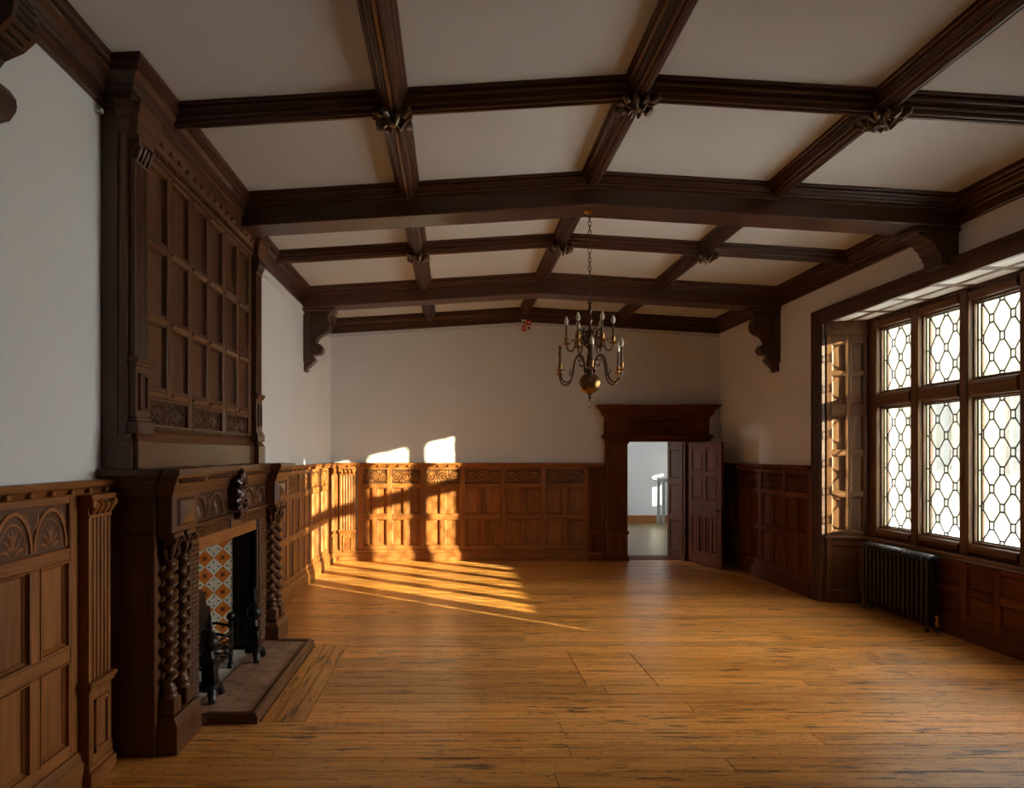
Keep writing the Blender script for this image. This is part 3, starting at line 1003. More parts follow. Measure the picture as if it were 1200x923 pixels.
obj('window_sill', bm, wh, win)

def clip_rect(poly, x0, x1, z0, z1):
    def clip(ps, inside, cut):
        out = []
        for i in range(len(ps)):
            a, b = ps[i - 1], ps[i]
            ia, ib = inside(a), inside(b)
            if ia != ib:
                out.append(cut(a, b))
            if ib:
                out.append(b)
        return out
    for ax, lim, sg in ((0, x0, 1), (0, x1, -1), (1, z0, 1), (1, z1, -1)):
        if not poly:
            return []
        def cut(a, b, ax=ax, lim=lim):
            f = (lim - a[ax]) / (b[ax] - a[ax])
            return tuple(a[k] + (b[k] - a[k]) * f for k in (0, 1))
        poly = clip(poly, lambda p: sg * (p[ax] - lim) >= -1e-9, cut)
    return poly

def light_pattern(w, h, nh):
    """octagon-and-square leading: nodes on a 4 x nh grid; returns large panes, small panes, came segments"""
    bx = 0.030
    hx, hz = (w - 2 * bx) / 4, h / nh
    sx, sz = 0.026, 0.038
    big, small, segs = [], [], []
    for c in range(5):
        for r in range(nh + 1):
            X, Z = bx + c * hx, r * hz
            sq = (c + r) % 2 == 0
            if sq:
                p = [(X - sx, Z - sz), (X + sx, Z - sz), (X + sx, Z + sz), (X - sx, Z + sz)]
            else:
                p = [(X - hx + sx, Z - sz), (X - sx, Z - hz + sz), (X + sx, Z - hz + sz), (X + hx - sx, Z - sz),
                     (X + hx - sx, Z + sz), (X + sx, Z + hz - sz), (X - sx, Z + hz - sz), (X - hx + sx, Z + sz)]
            p = clip_rect(p, bx, w - bx, 0, h)
            if len(p) > 2:
                (small if sq else big).append(p)
                for i in range(len(p)):
                    segs.append((p[i - 1], p[i]))
    for x in (0.0, w - bx):
        for r in range(0, nh, 2):
            small.append([(x + 0.003, r * hz), (x + bx, r * hz), (x + bx, min(h, (r + 2) * hz)), (x + 0.003, min(h, (r + 2) * hz))])
            segs.append(((x, r * hz), (x + bx, r * hz)))
        segs += [((x, 0), (x, h)), ((x + bx, 0), (x + bx, h))]
    uniq = {}
    for a, b in segs:
        a = (round(a[0], 4), round(a[1], 4)); b = (round(b[0], 4), round(b[1], 4))
        if math.dist(a, b) > 0.004:
            uniq[tuple(sorted((a, b)))] = 1
    return big, small, list(uniq)

LIGHTS = {}
for key, h, nh in (('lower', ZL1 - ZL0, 8), ('upper', ZU1 - ZU0, 4)):
    big, small, segs = light_pattern(LW, h, nh)
    bm = bmesh.new()
    for a, b in segs:
        tube(bm, [(a[0], 0, a[1]), (b[0], 0, b[1])], 0.0088, 4, flat=0.9)
    lead = finish(bm, 'leaded_light')
    bigs = []
    for p in big:
        cx = sum(q[0] for q in p) / len(p); cz = sum(q[1] for q in p) / len(p)
        bm = bmesh.new()
        prism(bm, [(q[0] - cx, q[1] - cz) for q in p], lambda q, tt: (q[0], tt, q[1]), -0.0015, 0.0015)
        bigs.append((finish(bm, 'pane'), cx, cz))
    bm = bmesh.new()
    for p in small:
        prism(bm, p, lambda q, tt: (q[0], tt, q[1]), -0.0015, 0.0015)
    LIGHTS[key] = (lead, bigs, finish(bm, 'small_panes'))
rnd = random.Random(5)
for (a, b) in xs:
    for key, z in (('lower', ZL0), ('upper', ZU0)):
        lead, bigs, smalls = LIGHTS[key]
        ll = link('leaded_light', lead, MAT['lead'], win, (a, 0, z))
        for me, cx, cz in bigs:
            link('pane', me, MAT['glass'], ll, (cx, 0, cz), (rnd.uniform(-0.012, 0.012), 0, rnd.uniform(-0.012, 0.012)))
        stuff(link('small_panes', smalls, MAT['glass'], ll))
        bm = bmesh.new()                     # iron casement frame and saddle bars
        h = (ZL1 - ZL0) if key == 'lower' else (ZU1 - ZU0)
        for x0, x1, z0, z1 in ((0, 0.010, 0, h), (LW - 0.010, LW, 0, h), (0, LW, 0, 0.012), (0, LW, h - 0.012, h)):
            bm_box(bm, x0, x1, -0.012, 0.012, z0, z1)
        obj('casement_frame', bm, MAT['lead'], ll)

# architrave round the bay opening, panelled cheeks and soffit
ARC = [(0, 0), (0, 0.035), (0.02, 0.05), (0.05, 0.055), (0.06, 0.068), (0.13, 0.072), (0.14, 0.085), (0.165, 0.085), (0.175, 0.06), (0.175, 0)]
bm = bmesh.new()
sweep(bm, ARC, [(BY1 - 0.08, 0), (BY1 - 0.08, BZ - 0.02), (BY0 + 0.08, BZ - 0.02), (BY0 + 0.08, 0)][::-1], lambda p, q: (XR - q, p.x, p.y))
struct(obj('trim_bay', bm, W('beam', 'Y')), 'moulded dark oak architrave framing the bay opening')

CK = math.atan2(0.13, 0.44)
def cheek(y_room, y_win, label, sgn):
    """panelled cheek of the bay; frame: x from the room edge to the window, out towards the middle of the bay"""
    x0, x1 = XR + 0.005, BAYX + 0.03
    L = math.hypot(x1 - x0, y_win - y_room)
    ang = math.atan2(y_win - y_room, x1 - x0)
    if sgn > 0:
        t = thing('bay_cheek_panelling', label, 'panelling', (x0, y_room, 0), ang)
    else:
        t = thing('bay_cheek_panelling', label, 'panelling', (x1, y_win, 0), ang + PI)
    wz, wh = W('bay', 'Z'), W('bay', 'X')
    c = [0.02, 0.075, 0.235, 0.285, 0.43, L - 0.005]
    rows = [(0.86, 1.29), (1.34, 1.79), (1.84, 2.28), (2.40, 2.76), (2.80, 3.14)]
    bm = bmesh.new()
    bm_box(bm, 0, L, -0.002, 0.03, 0, 3.43)
    obj('back_panel', bm, wz, t)
    for a, b in ((c[0], c[1]), (c[2], c[3]), (c[4], c[5])):
        piece('stile', b - a, 0.035, 2.45, wz, t, (a, 0, 0.80), 0.005)
    zz = [0.80, 0.86, 1.29, 1.34, 1.79, 1.84, 2.28, 2.40, 2.76, 2.80, 3.14, 3.25]
    for z0, z1 in zip(zz[::2], zz[1::2]):
        for a, b in ((c[1], c[2]), (c[3], c[4])):
            piece('rail', b - a, 0.033, z1 - z0, wh, t, (a, 0, z0), 0.005)
    for z0, z1 in rows:
        for a, b in ((c[1], c[2]), (c[3], c[4])):
            panel('panel', b - a, z1 - z0, wz, t, (a, -0.031, z0), depth=0.024, rim=0.026)
    piece('head_board', L - 0.01, 0.045, 0.17, wh, t, (0.005, 0, 3.25), 0.008)
    piece('cheek_sill', L - 0.005, 0.06, 0.035, wh, t, (0, 0, 0.775), 0.006)
    for a, b in ((c[0], 0.09), (0.40, c[5])):
        piece('stile', b - a, 0.035, 0.625, wz, t, (a, 0, 0.15), 0.005)
    piece('rail', 0.31, 0.033, 0.08, wh, t, (0.09, 0, 0.70), 0.005)
    panel('panel', 0.31, 0.55, wz, t, (0.09, -0.031, 0.15), depth=0.02, rim=0.02)
    piece('skirting', L - 0.01, 0.05, 0.15, wh, t, (0.005, 0, 0), 0.006)
cheek(BY1 - 0.05, 8.235, 'sunlit panelled oak cheek of the bay beside the radiator', 1)
cheek(BY0 + 0.05, 4.185, 'panelled oak cheek closing the camera end of the bay', -1)

sof = bpy.data.objects.new('trim_soffit', None)
COL.objects.link(sof)
struct(sof, 'panelled oak soffit over the bay window')
sof.location = (0, 0, BZ + 0.018)
bm = bmesh.new()
bm_box(bm, XR - 0.02, 5.05, BY0, BY1, 0.0, 0.02)
obj('back_board', bm, W('bay', 'Y'), sof)
nx = 7
ys = [BY0 + 0.10 + i * (BY1 - BY0 - 0.2) / nx for i in range(nx + 1)]
for x0, x1 in ((XR + 0.0, XR + 0.055), (XR + 0.215, XR + 0.275), (XR + 0.425, XR + 0.48)):
    bm = bmesh.new()
    bm_box(bm, x0, x1, BY0, BY1, -0.022, 0.0, 0.004)
    obj('stile', bm, W('bay', 'Y'), sof)
for y in ys:
    for x0, x1 in ((XR + 0.055, XR + 0.215), (XR + 0.275, XR + 0.425)):
        bm = bmesh.new()
        bm_box(bm, x0, x1, y - 0.05, y + 0.05, -0.021, 0.0, 0.004)
        obj('rail', bm, W('bay', 'X'), sof)
for ya, yb in zip(ys, ys[1:]):
    for x0, x1 in ((XR + 0.055, XR + 0.215), (XR + 0.275, XR + 0.425)):
        bm = bmesh.new()
        bm_box(bm, x0 + 0.012, x1 - 0.012, ya + 0.062, yb - 0.062, -0.013, 0.0, 0.006)
        obj('panel', bm, W('bay', 'Y'), sof)

# ================================================================ RADIATOR
rad = thing('radiator', 'black column radiator under the leaded bay window', 'radiator', (4.855, 6.9, 0))
bm = bmesh.new()
for dx in (-0.045, 0.0, 0.045):
    tube(bm, [(dx, 0, 0.10), (dx, 0, 0.74)], 0.017, 8)
tube(bm, [(-0.062, 0, 0.115), (-0.03, 0, 0.085), (0.03, 0, 0.085), (0.062, 0, 0.115)], [0.02, 0.032, 0.032, 0.02], 8)
tube(bm, [(-0.062, 0, 0.715), (-0.048, 0, 0.74), (-0.02, 0, 0.752), (0.02, 0, 0.752), (0.048, 0, 0.74), (0.062, 0, 0.715)], [0.02, 0.027, 0.027, 0.027, 0.027, 0.02], 8)
sec = finish(bm, 'section', True)
NS = 16
for i in range(NS):
    link('section', sec, MAT['radiator'], rad, (0, 0.03 + i * (1.07 / (NS - 1)), 0))
for y in (0.03, 1.10):
    bm = bmesh.new()
    for dx in (-0.05, 0.05):
        tube(bm, [(dx, y, 0.002), (dx * 0.95, y, 0.03), (dx * 0.8, y, 0.10)], [0.026, 0.016, 0.02], 8)
    obj('foot', bm, MAT['radiator'], rad, True)
bm = bmesh.new()
tube(bm, [(0, -0.02, 0.10), (0, -0.05, 0.10)], 0.012, 8)
lathe(bm, [(0.012, 0.07), (0.016, 0.075), (0.016, 0.115), (0.010, 0.125), (0.010, 0.15), (0.02, 0.155), (0.02, 0.175), (0.008, 0.18)], (0, -0.055, 0), 12)
obj('valve', bm, MAT['brass'], rad, True)
bm = bmesh.new()
tube(bm, [(0, -0.055, 0.0), (0, -0.055, 0.075)], 0.008, 8)
obj('pipe', bm, MAT['bronze'], rad, True)

# ================================================================ FIREPLACE (frame: x = world y, out = +x of the room, d measured from the wall)
fp = thing('fireplace_surround', 'carved oak fireplace surround with barley-twist columns and mantel shelf', 'fireplace', (XL, 0, 0), PI / 2)
FZ, FY = W('over', 'Z'), W('over', 'Y')
FA, FB = 4.05, 6.85          # ends of the body
OA, OB, OZ = 4.72, 6.18, 1.12
D_BODY, D_BLOCK, D_PED, D_COL = 0.305, 0.40, 0.43, 0.345
def dbox(bm, x0, x1, d0, d1, z0, z1, bev=0.004):
    bm_box(bm, x0, x1, -d1, -d0, z0, z1, bev)
for a, b, nm in ((FA, OA, 'side_panel'), (OB, FB, 'side_panel')):
    bm = bmesh.new()
    dbox(bm, a, b, 0.0, D_BODY, 0, 1.32)
    obj(nm, bm, FZ, fp)
bm = bmesh.new()
dbox(bm, FA, FB, 0.0, D_BODY, 1.32, 1.66)
obj('frieze_board', bm, FY, fp)
bm = bmesh.new()
dbox(bm, OA, OB, 0.10, D_BODY - 0.012, OZ, 1.32)
obj('lintel', bm, W('oak', 'Y'), fp)
# vertical carved strips beside the opening
for a, s in ((OA - 0.17, 1), (OB + 0.01, -1)):
    bm = bmesh.new()
    dbox(bm, a, a + 0.16, D_BODY - 0.01, D_BODY + 0.018, 0, 1.22, 0.004)
    o = obj('jamb_strip', bm, FZ, fp)
    bm = bmesh.new()
    for c in (a + 0.045, a + 0.115):
        z = 0.12
        while z < 1.18:
            tube(bm, [(c - 0.022, -D_BODY - 0.018, z), (c, -D_BODY - 0.028, z + 0.012), (c + 0.022, -D_BODY - 0.018, z)], 0.007, 4)
            z += 0.032
    stuff(obj('jamb_carving', bm, FZ, o))
# fluted band and little dentils under the frieze
bm = bmesh.new()
y = OA - 0.10
while y < OB + 0.10:
    dbox(bm, y, y + 0.016, D_BODY, D_BODY + 0.028, 1.225, 1.285, 0.0)
    y += 0.030
stuff(obj('fluted_band', bm, FZ, fp))
bm = bmesh.new()
y = OA - 0.10
while y < OB + 0.10:
    dbox(bm, y, y + 0.018, D_BODY, D_BODY + 0.036, 1.292, 1.312, 0.0)
    y += 0.034
stuff(obj('dentils', bm, FY, fp))
bm = bmesh.new()
dbox(bm, 4.52, 6.38, D_BODY, D_BODY + 0.045, 1.312, 1.335, 0.006)
dbox(bm, 5.32, 5.58, D_BODY, D_BODY + 0.045, 1.222, 1.31, 0.008)
obj('moulding', bm, FY, fp)
# entablature blocks over the columns, each with a raised diamond panel
for a, b in ((4.07, 4.47), (6.43, 6.83)):
    bm = bmesh.new()
    dbox(bm, a, b, 0.1, D_BLOCK, 1.325, 1.56, 0.004)
    o = obj('entablature_block', bm, FZ, fp)
    bm = bmesh.new()
    m = (a + b) / 2
    v = [bm.verts.new(p) for p in ((m - 0.13, -D_BLOCK, 1.36), (m + 0.13, -D_BLOCK, 1.36), (m + 0.13, -D_BLOCK, 1.53), (m - 0.13, -D_BLOCK, 1.53))]
    w2 = [bm.verts.new(p) for p in ((m - 0.115, -D_BLOCK - 0.016, 1.372), (m + 0.115, -D_BLOCK - 0.016, 1.372), (m + 0.115, -D_BLOCK - 0.016, 1.518), (m - 0.115, -D_BLOCK - 0.016, 1.518))]
    c1 = bm.verts.new((m, -D_BLOCK - 0.032, 1.445))
    for k in range(4):
        bm.faces.new((v[k], v[(k + 1) % 4], w2[(k + 1) % 4], w2[k]))
        bm.faces.new((w2[k], w2[(k + 1) % 4], c1))
    obj('pyramid_panel', bm, FY, o)
# carved arches either side of the cartouche
carved_panel(fp, 4.52, 1.345, 0.70, 0.185, D_BODY + 0.006, FY, 'lunette', 2, r=0.013)
carved_panel(fp, 5.68, 1.345, 0.70, 0.185, D_BODY + 0.006, FY, 'lunette', 2, r=0.013)
# mantel cornice and shelf, broken forward over the columns
path = [(FA - 0.01, 0), (FA - 0.01, -0.29), (4.06, -0.29), (4.06, -D_BLOCK), (4.48, -D_BLOCK), (4.48, -D_BODY), (6.42, -D_BODY), (6.42, -D_BLOCK), (6.84, -D_BLOCK), (6.84, -0.29), (FB + 0.01, -0.29), (FB + 0.01, 0)]
bm = bmesh.new()
MC = [(0, 1.545), (0.008, 1.545), (0.012, 1.56), (0.022, 1.575), (0.026, 1.60), (0.040, 1.622), (0.046, 1.628), (0.046, 1.645), (0.062, 1.66), (0.068, 1.672), (0.078, 1.675), (0.078, 1.712), (0, 1.712)]
sweep(bm, [(-o, z) for o, z in MC], path, plan)
obj('mantel_cornice', bm, FY, fp)
bm = bmesh.new()
dbox(bm, FA, FB, 0, 0.30, 1.665, 1.713, 0.002)
obj('mantel_shelf', bm, FY, fp)
bm = bmesh.new()                               # egg and dart along the cornice
y = 4.52
while y < 6.39:
    lathe(bm, [(0.002, -0.022), (0.011, -0.014), (0.013, 0.0), (0.010, 0.012), (0.003, 0.018)], (y, -D_BODY - 0.052, 1.645), 6)
    y += 0.034
for a in (4.075, 6.44):
    for k in range(12):
        lathe(bm, [(0.002, -0.022), (0.011, -0.014), (0.013, 0.0), (0.010, 0.012), (0.003, 0.018)], (a + k * 0.034, -D_BLOCK - 0.052, 1.645), 6)
stuff(obj('egg_carving', bm, FY, fp))
# cartouche: convex shield in a frame of curled acanthus leaves
bm = bmesh.new()
cx0, cy0, cz0 = 5.45, -D_BODY - 0.02, 1.475
def oval(r, y, n=22, sx=0.78, sz=1.2):
    return [(cx0 + sx * r * math.cos(2 * PI * k / n), cy0 + y, cz0 + sz * r * math.sin(2 * PI * k / n)) for k in range(n)]
rings = [[bm.verts.new(p) for p in oval(r, y)] for r, y in ((0.105, 0.02), (0.100, -0.03), (0.085, -0.055), (0.072, -0.052), (0.062, -0.066), (0.035, -0.084), (0.010, -0.090))]
for a, b in zip(rings, rings[1:]):
    for k in range(22):
        bm.faces.new((a[k], a[(k + 1) % 22], b[(k + 1) % 22], b[k]))
bm.faces.new(rings[-1])
for k in range(14):
    a = 2 * PI * (k + 0.5) / 14
    ca, sa = math.cos(a) * 0.80, math.sin(a) * 1.25
    q = 1.18 if k % 2 else 1.0
    tube(bm, [(cx0 + 0.080 * ca, cy0 - 0.050, cz0 + 0.080 * sa), (cx0 + 0.108 * ca * q, cy0 - 0.075, cz0 + 0.108 * sa * q), (cx0 + 0.128 * ca * q, cy0 - 0.060, cz0 + 0.128 * sa * q), (cx0 + 0.132 * ca * q, cy0 - 0.030, cz0 + 0.132 * sa * q), (cx0 + 0.122 * ca * q, cy0 - 0.005, cz0 + 0.122 * sa * q)], [0.010, 0.020, 0.023, 0.019, 0.012], 9)
for s in (-1, 1):
    for zz, rr, up in ((0.125, 0.040, 1), (-0.125, 0.036, -1), (0.03, 0.026, 1)):
        tube(bm, [(cx0 + s * (0.052 + rr * (1 - q / 15) * math.cos(q * 0.7)), cy0 - 0.078, cz0 + zz + up * rr * (1 - q / 15) * math.sin(q * 0.7)) for q in range(12)], 0.010, 9)
lathe(bm, [(0.002, 0.05), (0.018, 0.035), (0.032, 0.0), (0.024, -0.03), (0.010, -0.05)], (cx0, cy0 - 0.065, cz0 + 0.165), 12)
lathe(bm, [(0.002, 0.04), (0.016, 0.025), (0.024, 0.0), (0.014, -0.035), (0.004, -0.055)], (cx0, cy0 - 0.06, cz0 - 0.15), 12)
obj('cartouche', bm, W('beam', 'Z'), fp, True)
# pedestals and barley-twist columns
for a, b in ((4.07, 4.47), (6.43, 6.83)):
    bm = bmesh.new()
    dbox(bm, a, b, 0.24, D_PED, 0, 0.17, 0.004)
    sweep(bm, [(0, 0.17), (-0.0, 0.17), (0.012, 0.185), (0.022, 0.20), (0.03, 0.215), (0.03, 0.225), (0.16, 0.225), (0.16, 0.17)], [(a, -0.24), (a, -D_PED), (b, -D_PED), (b, -0.24)], plan)
    dbox(bm, a + 0.03, b - 0.03, 0.24, D_PED - 0.03, 0.16, 0.23, 0.0)
    o = obj('pedestal', bm, FZ, fp)
    for c in (a + 0.085, b - 0.115):
        bm = bmesh.new()
        dbox(bm, c - 0.055, c + 0.055, D_COL - 0.055, D_COL + 0.055, 0.22, 0.325, 0.005)
        obj('plinth', bm, FZ, o)
def twist_column(hand):
    bm = bmesh.new()
    turns, z0, z1, e, r, sides = 8.2, 0.385, 1.15, 0.018, 0.037, 14
    n = int(turns * 14)
    prev = None
    for i in range(n + 1):
        t = i / n
        z = z0 + (z1 - z0) * t
        a = hand * 2 * PI * turns * t
        f = min(1, t * 25, (1 - t) * 25)
        ring = [bm.verts.new((e * f * math.cos(a) + r * math.cos(2 * PI * k / sides), e * f * math.sin(a) + r * math.sin(2 * PI * k / sides), z)) for k in range(sides)]
        if prev:
            for k in range(sides):
                bm.faces.new((prev[k], prev[(k + 1) % sides], ring[(k + 1) % sides], ring[k]))
        prev = ring
    lathe(bm, [(0.052, 0.325), (0.054, 0.335), (0.048, 0.348), (0.040, 0.354), (0.046, 0.366), (0.044, 0.376), (0.034, 0.39)], seg=16)
    return finish(bm, 'barley_twist_column', True)
def capital_mesh():
    bm = bmesh.new()
    lathe(bm, [(0.036, 1.14), (0.044, 1.15), (0.036, 1.16), (0.036, 1.20), (0.046, 1.25), (0.062, 1.29)], seg=14)
    for k in range(8):
        a = 2 * PI * k / 8
        c, s = math.cos(a), math.sin(a)
        tube(bm, [(0.036 * c, 0.036 * s, 1.165), (0.05 * c, 0.05 * s, 1.205), (0.066 * c, 0.066 * s, 1.225), (0.07 * c, 0.07 * s, 1.212)], [0.008, 0.016, 0.012, 0.004], 9)
    for k in range(4):
        a = PI / 4 + PI / 2 * k
        c, s = math.cos(a), math.sin(a)
        tube(bm, [(0.045 * c, 0.045 * s, 1.22), (0.066 * c, 0.066 * s, 1.27), (0.088 * c, 0.088 * s, 1.29), (0.098 * c, 0.098 * s, 1.275), (0.086 * c, 0.086 * s, 1.262)], [0.007, 0.011, 0.012, 0.012, 0.008], 9)
    bm_box(bm, -0.075, 0.075, -0.065, 0.065, 1.295, 1.325, 0.005)
    return finish(bm, 'capital', True)
cm, tw = capital_mesh(), [twist_column(1), twist_column(-1)]
for a, b, hnd in ((4.07, 4.47, 0), (6.43, 6.83, 1)):
    for c in (a + 0.085, b - 0.115):
        o = link('barley_twist_column', tw[hnd], W('over', 'Z'), fp, (c, -D_COL, 0))
        link('capital', cm, W('over', 'Z'), o)

# firebox: iron frame, slate slip, tiled splayed cheeks, sooty back
bm = bmesh.new()
x_in, x_bk = -0.115, 0.0           # d of frame front edge etc. (distances from the wall plane)
for s, y in ((1, OB), (-1, OA)):
    a, b = sorted((y, y + s * 0.03))
    bm_box(bm, a, b, -(D_BODY - 0.02), -0.225, 0.0, OZ)
bm_box(bm, OA, OB, -(D_BODY - 0.025), -0.2, OZ - 0.004, OZ + 0.02)
obj('slate_slip', bm, MAT['slip'], fp)
for s, y in ((1, OB), (-1, OA)):
    bm = bmesh.new()
    a, b = sorted((y - s * 0.005, y + s * 0.04))
    bm_box(bm, a, b, -0.225, -0.10, 0.0, OZ + 0.05)
    a, b = sorted((y - s * 0.03, y + s * 0.005))
    bm_box(bm, a, b, -0.135, -0.095, 0.0, OZ + 0.05)
    obj('iron_frame', bm, MAT['iron'], fp)
bm = bmesh.new()
bm_box(bm, 4.6, 6.3, 0.36, 0.45, 0, 1.4)
bm_box(bm, 4.6, 6.3, -0.2, 0.45, 1.36, 1.42)
bm_box(bm, 4.56, 4.72, 0.0, 0.45, 0, 1.4)
bm_box(bm, 6.18, 6.34, 0.0, 0.45, 0, 1.4)
obj('firebox', bm, MAT['soot'], fp)
def tile_cheek(p0, p1, nm):
    """p0 the front edge, p1 the back edge, in the fireplace's frame; tiles face the middle of the opening"""
    v = Vector((p1[0] - p0[0], p1[1] - p0[1]))
    L, ang = v.length, math.atan2(v.y, v.x)
    flip = 1 if p0[0] > p1[0] else -1
    bm = bmesh.new()
    H = 1.10
    if flip > 0:      # far cheek: normal towards -x ; use frame x from back to front
        org, rz = p1, math.atan2(p0[1] - p1[1], p0[0] - p1[0])
    else:
        org, rz = p0, ang
    bm_box(bm, 0, L, 0.002, 0.03, 0.0, 1.33)
    bed = obj('tile_bed', bm, MAT['grout'], fp, loc=(org[0], org[1], 0.03), rot=(0, 0, rz))
    q = 0.154
    for i in range(-1, 8):
        for j in range(-1, 19):
            if (i + j) % 2:
                continue
            cx, cz = i * q / 2 + 0.03, j * q / 2
            g = 0.0012
            poly = [(cx - q / 2 + g, cz), (cx, cz - q / 2 + g), (cx + q / 2 - g, cz), (cx, cz + q / 2 - g)]
            poly = clip_rect(poly, 0, L, 0, 1.30)
            if len(poly) < 3:
                continue
            ar = 0.5 * abs(sum(poly[k - 1][0] * poly[k][1] - poly[k][0] * poly[k - 1][1] for k in range(len(poly))))
            if ar < 0.0004:
                continue
            b2 = bmesh.new()
            prism(b2, [(p[0] - cx, p[1] - cz) for p in poly], lambda p, tt: (p[0], tt, p[1]), -0.004, 0.004)
            white = i % 2 == 0
            obj('tile', b2, MAT['tile_white' if white else 'tile_orange'], bed, loc=(cx, 0, cz))
tile_cheek((6.175, -0.115), (5.90, 0.345), 'far')
tile_cheek((4.725, -0.115), (5.00, 0.345), 'near')

# ---------------------------------------------------------------- hearth
he = thing('hearth', 'raised brown tiled hearth with a rounded wooden curb', 'hearth', (0, 0, 0))
bm = bmesh.new()
bm_box(bm, XL + 0.26, -1.36, 4.575, 6.40, 0, 0.042)
bm_box(bm, XL - 0.36, XL + 0.26, 4.74, 6.16, 0, 0.042)
obj('hearth_bed', bm, MAT['hearth_bed'], he)
hx = [-1.765 + 0.1 * i for i in range(5)]
for i in range(4):
    yy = 4.60 - (0.11 if i % 2 else 0)
    while yy < 6.39:
        a, b = max(yy, 4.60), min(yy + 0.22, 6.39)
        if b - a > 0.03 and not (i == 0 and not (4.60 <= a and b <= 6.40)):
            bm = bmesh.new()
            x0 = max(hx[i], -1.64) if (a < 4.48 or b > 6.42) else hx[i]
            bm_box(bm, x0 + 0.002, hx[i + 1] - 0.002, a + 0.002, b - 0.002, 0.04, 0.056 + random.uniform(0, 0.002), 0.002)
            obj('tile', bm, MAT['hearth_tile'], he)
        yy += 0.22
bm = bmesh.new()
sweep(bm, [(0, 0), (0.0, 0.045), (0.012, 0.065), (0.032, 0.074), (0.055, 0.066), (0.066, 0.048), (0.066, 0)], [(-1.64, 6.42), (-1.305, 6.42), (-1.305, 4.55), (-1.64, 4.55)][::-1], lambda p, q: (p.x, p.y, q))
obj('curb', bm, W('bay', 'Y'), he)

# ---------------------------------------------------------------- andirons, grate
def andiron(x, y, label):
    t = thing('andiron', label, 'andiron', (x, y, 0.058), 0, 'iron andirons')
    bm = bmesh.new()
    bm_box(bm, -0.065, 0.065, -0.065, 0.065, 0.065, 0.12, 0.010)
    bm_box(bm, -0.046, 0.046, -0.046, 0.046, 0.12, 0.26, 0.005)
    bm_box(bm, -0.060, 0.060, -0.060, 0.060, 0.255, 0.285, 0.010)
    lathe(bm, [(0.045, 0.28), (0.026, 0.312), (0.026, 0.33), (0.018, 0.34)], seg=14)
    obj('post', bm, MAT['iron'], t, True)
    bm = bmesh.new()
    lathe(bm, [(0.064 * math.sin(PI * k / 10), 0.40 - 0.064 * math.cos(PI * k / 10)) for k in range(11)], seg=18)
    obj('ball', bm, MAT['iron'], t, True)
    bm = bmesh.new()
    lathe(bm, [(0.03, 0.455), (0.036, 0.468), (0.012, 0.485), (0.02, 0.505), (0.016, 0.53), (0.009, 0.55), (0.014, 0.565), (0.004, 0.61)], seg=12)
    obj('finial', bm, MAT['iron'], t, True)
    for s in (-1, 1):
        bm = bmesh.new()
        tube(bm, [(0.01, s * 0.02, 0.10), (0.03, s * 0.06, 0.09), (0.045, s * 0.085, 0.045), (0.05, s * 0.10, 0.012), (0.062, s * 0.115, 0.014)], [0.034, 0.036, 0.028, 0.026, 0.016], 8)
        obj('foot', bm, MAT['iron'], t, True)
    bm = bmesh.new()
    bm_box(bm, -0.40, -0.02, -0.014, 0.014, 0.085, 0.115, 0.003)
    bm_box(bm, -0.41, -0.375, -0.014, 0.014, 0.0, 0.115, 0.003)
    obj('log_bar', bm, MAT['iron'], t)
andiron(-1.735, 4.87, 'black iron ball andiron at the hearth end nearer the camera')
andiron(-1.69, 5.80, 'black iron ball andiron at the far end of the hearth')

gr = thing('fire_grate', 'black iron fire basket standing in the fireplace', 'grate', (-1.96, 5.34, 0.044))
bm = bmesh.new()
for z in (0.16, 0.215, 0.27, 0.325):
    tube(bm, [(0.16 - 0.05, -0.30, z), (0.16, -0.22, z), (0.175, 0.0, z), (0.16, 0.22, z), (0.11, 0.30, z)], 0.011, 6)
for y in (-0.2, -0.1, 0, 0.1, 0.2):
    bm_box(bm, -0.14, 0.165, y - 0.01, y + 0.01, 0.13, 0.15)
obj('front_bars', bm, MAT['iron'], gr, True)
bm = bmesh.new()
poly = [(-0.33, 0.1), (0.33, 0.1), (0.33, 0.50)] + [(0.25 * math.cos(PI * k / 12), 0.50 + 0.2 * math.sin(PI * k / 12)) for k in range(13)] + [(-0.33, 0.50)]
prism(bm, poly, lambda p, q: (q, p[0], p[1]), -0.10, -0.06)
obj('fire_back', bm, MAT['iron'], gr)
for sx in (-0.15, 0.125):
    for sy in (-0.29, 0.29):
        bm = bmesh.new()
        lathe(bm, [(0.03, 0.0), (0.022, 0.02), (0.016, 0.05), (0.02, 0.12), (0.014, 0.16), (0.016, 0.36), (0.024, 0.375), (0.012, 0.385)], (sx, sy, 0), 12)
        if sx > 0:
            lathe(bm, [(0.035 * math.sin(PI * k / 8), 0.42 - 0.035 * math.cos(PI * k / 8)) for k in range(9)], (sx, sy, 0), 14)
        obj('leg', bm, MAT['iron'], gr, True)
bm = bmesh.new()
for sy in (-0.295, 0.295):
    for z in (0.16, 0.25, 0.34):
        tube(bm, [(-0.15, sy, z), (0.0, sy * 1.05, z + 0.02), (0.125, sy, z)], 0.012, 6)
obj('side_bars', bm, MAT['iron'], gr, True)

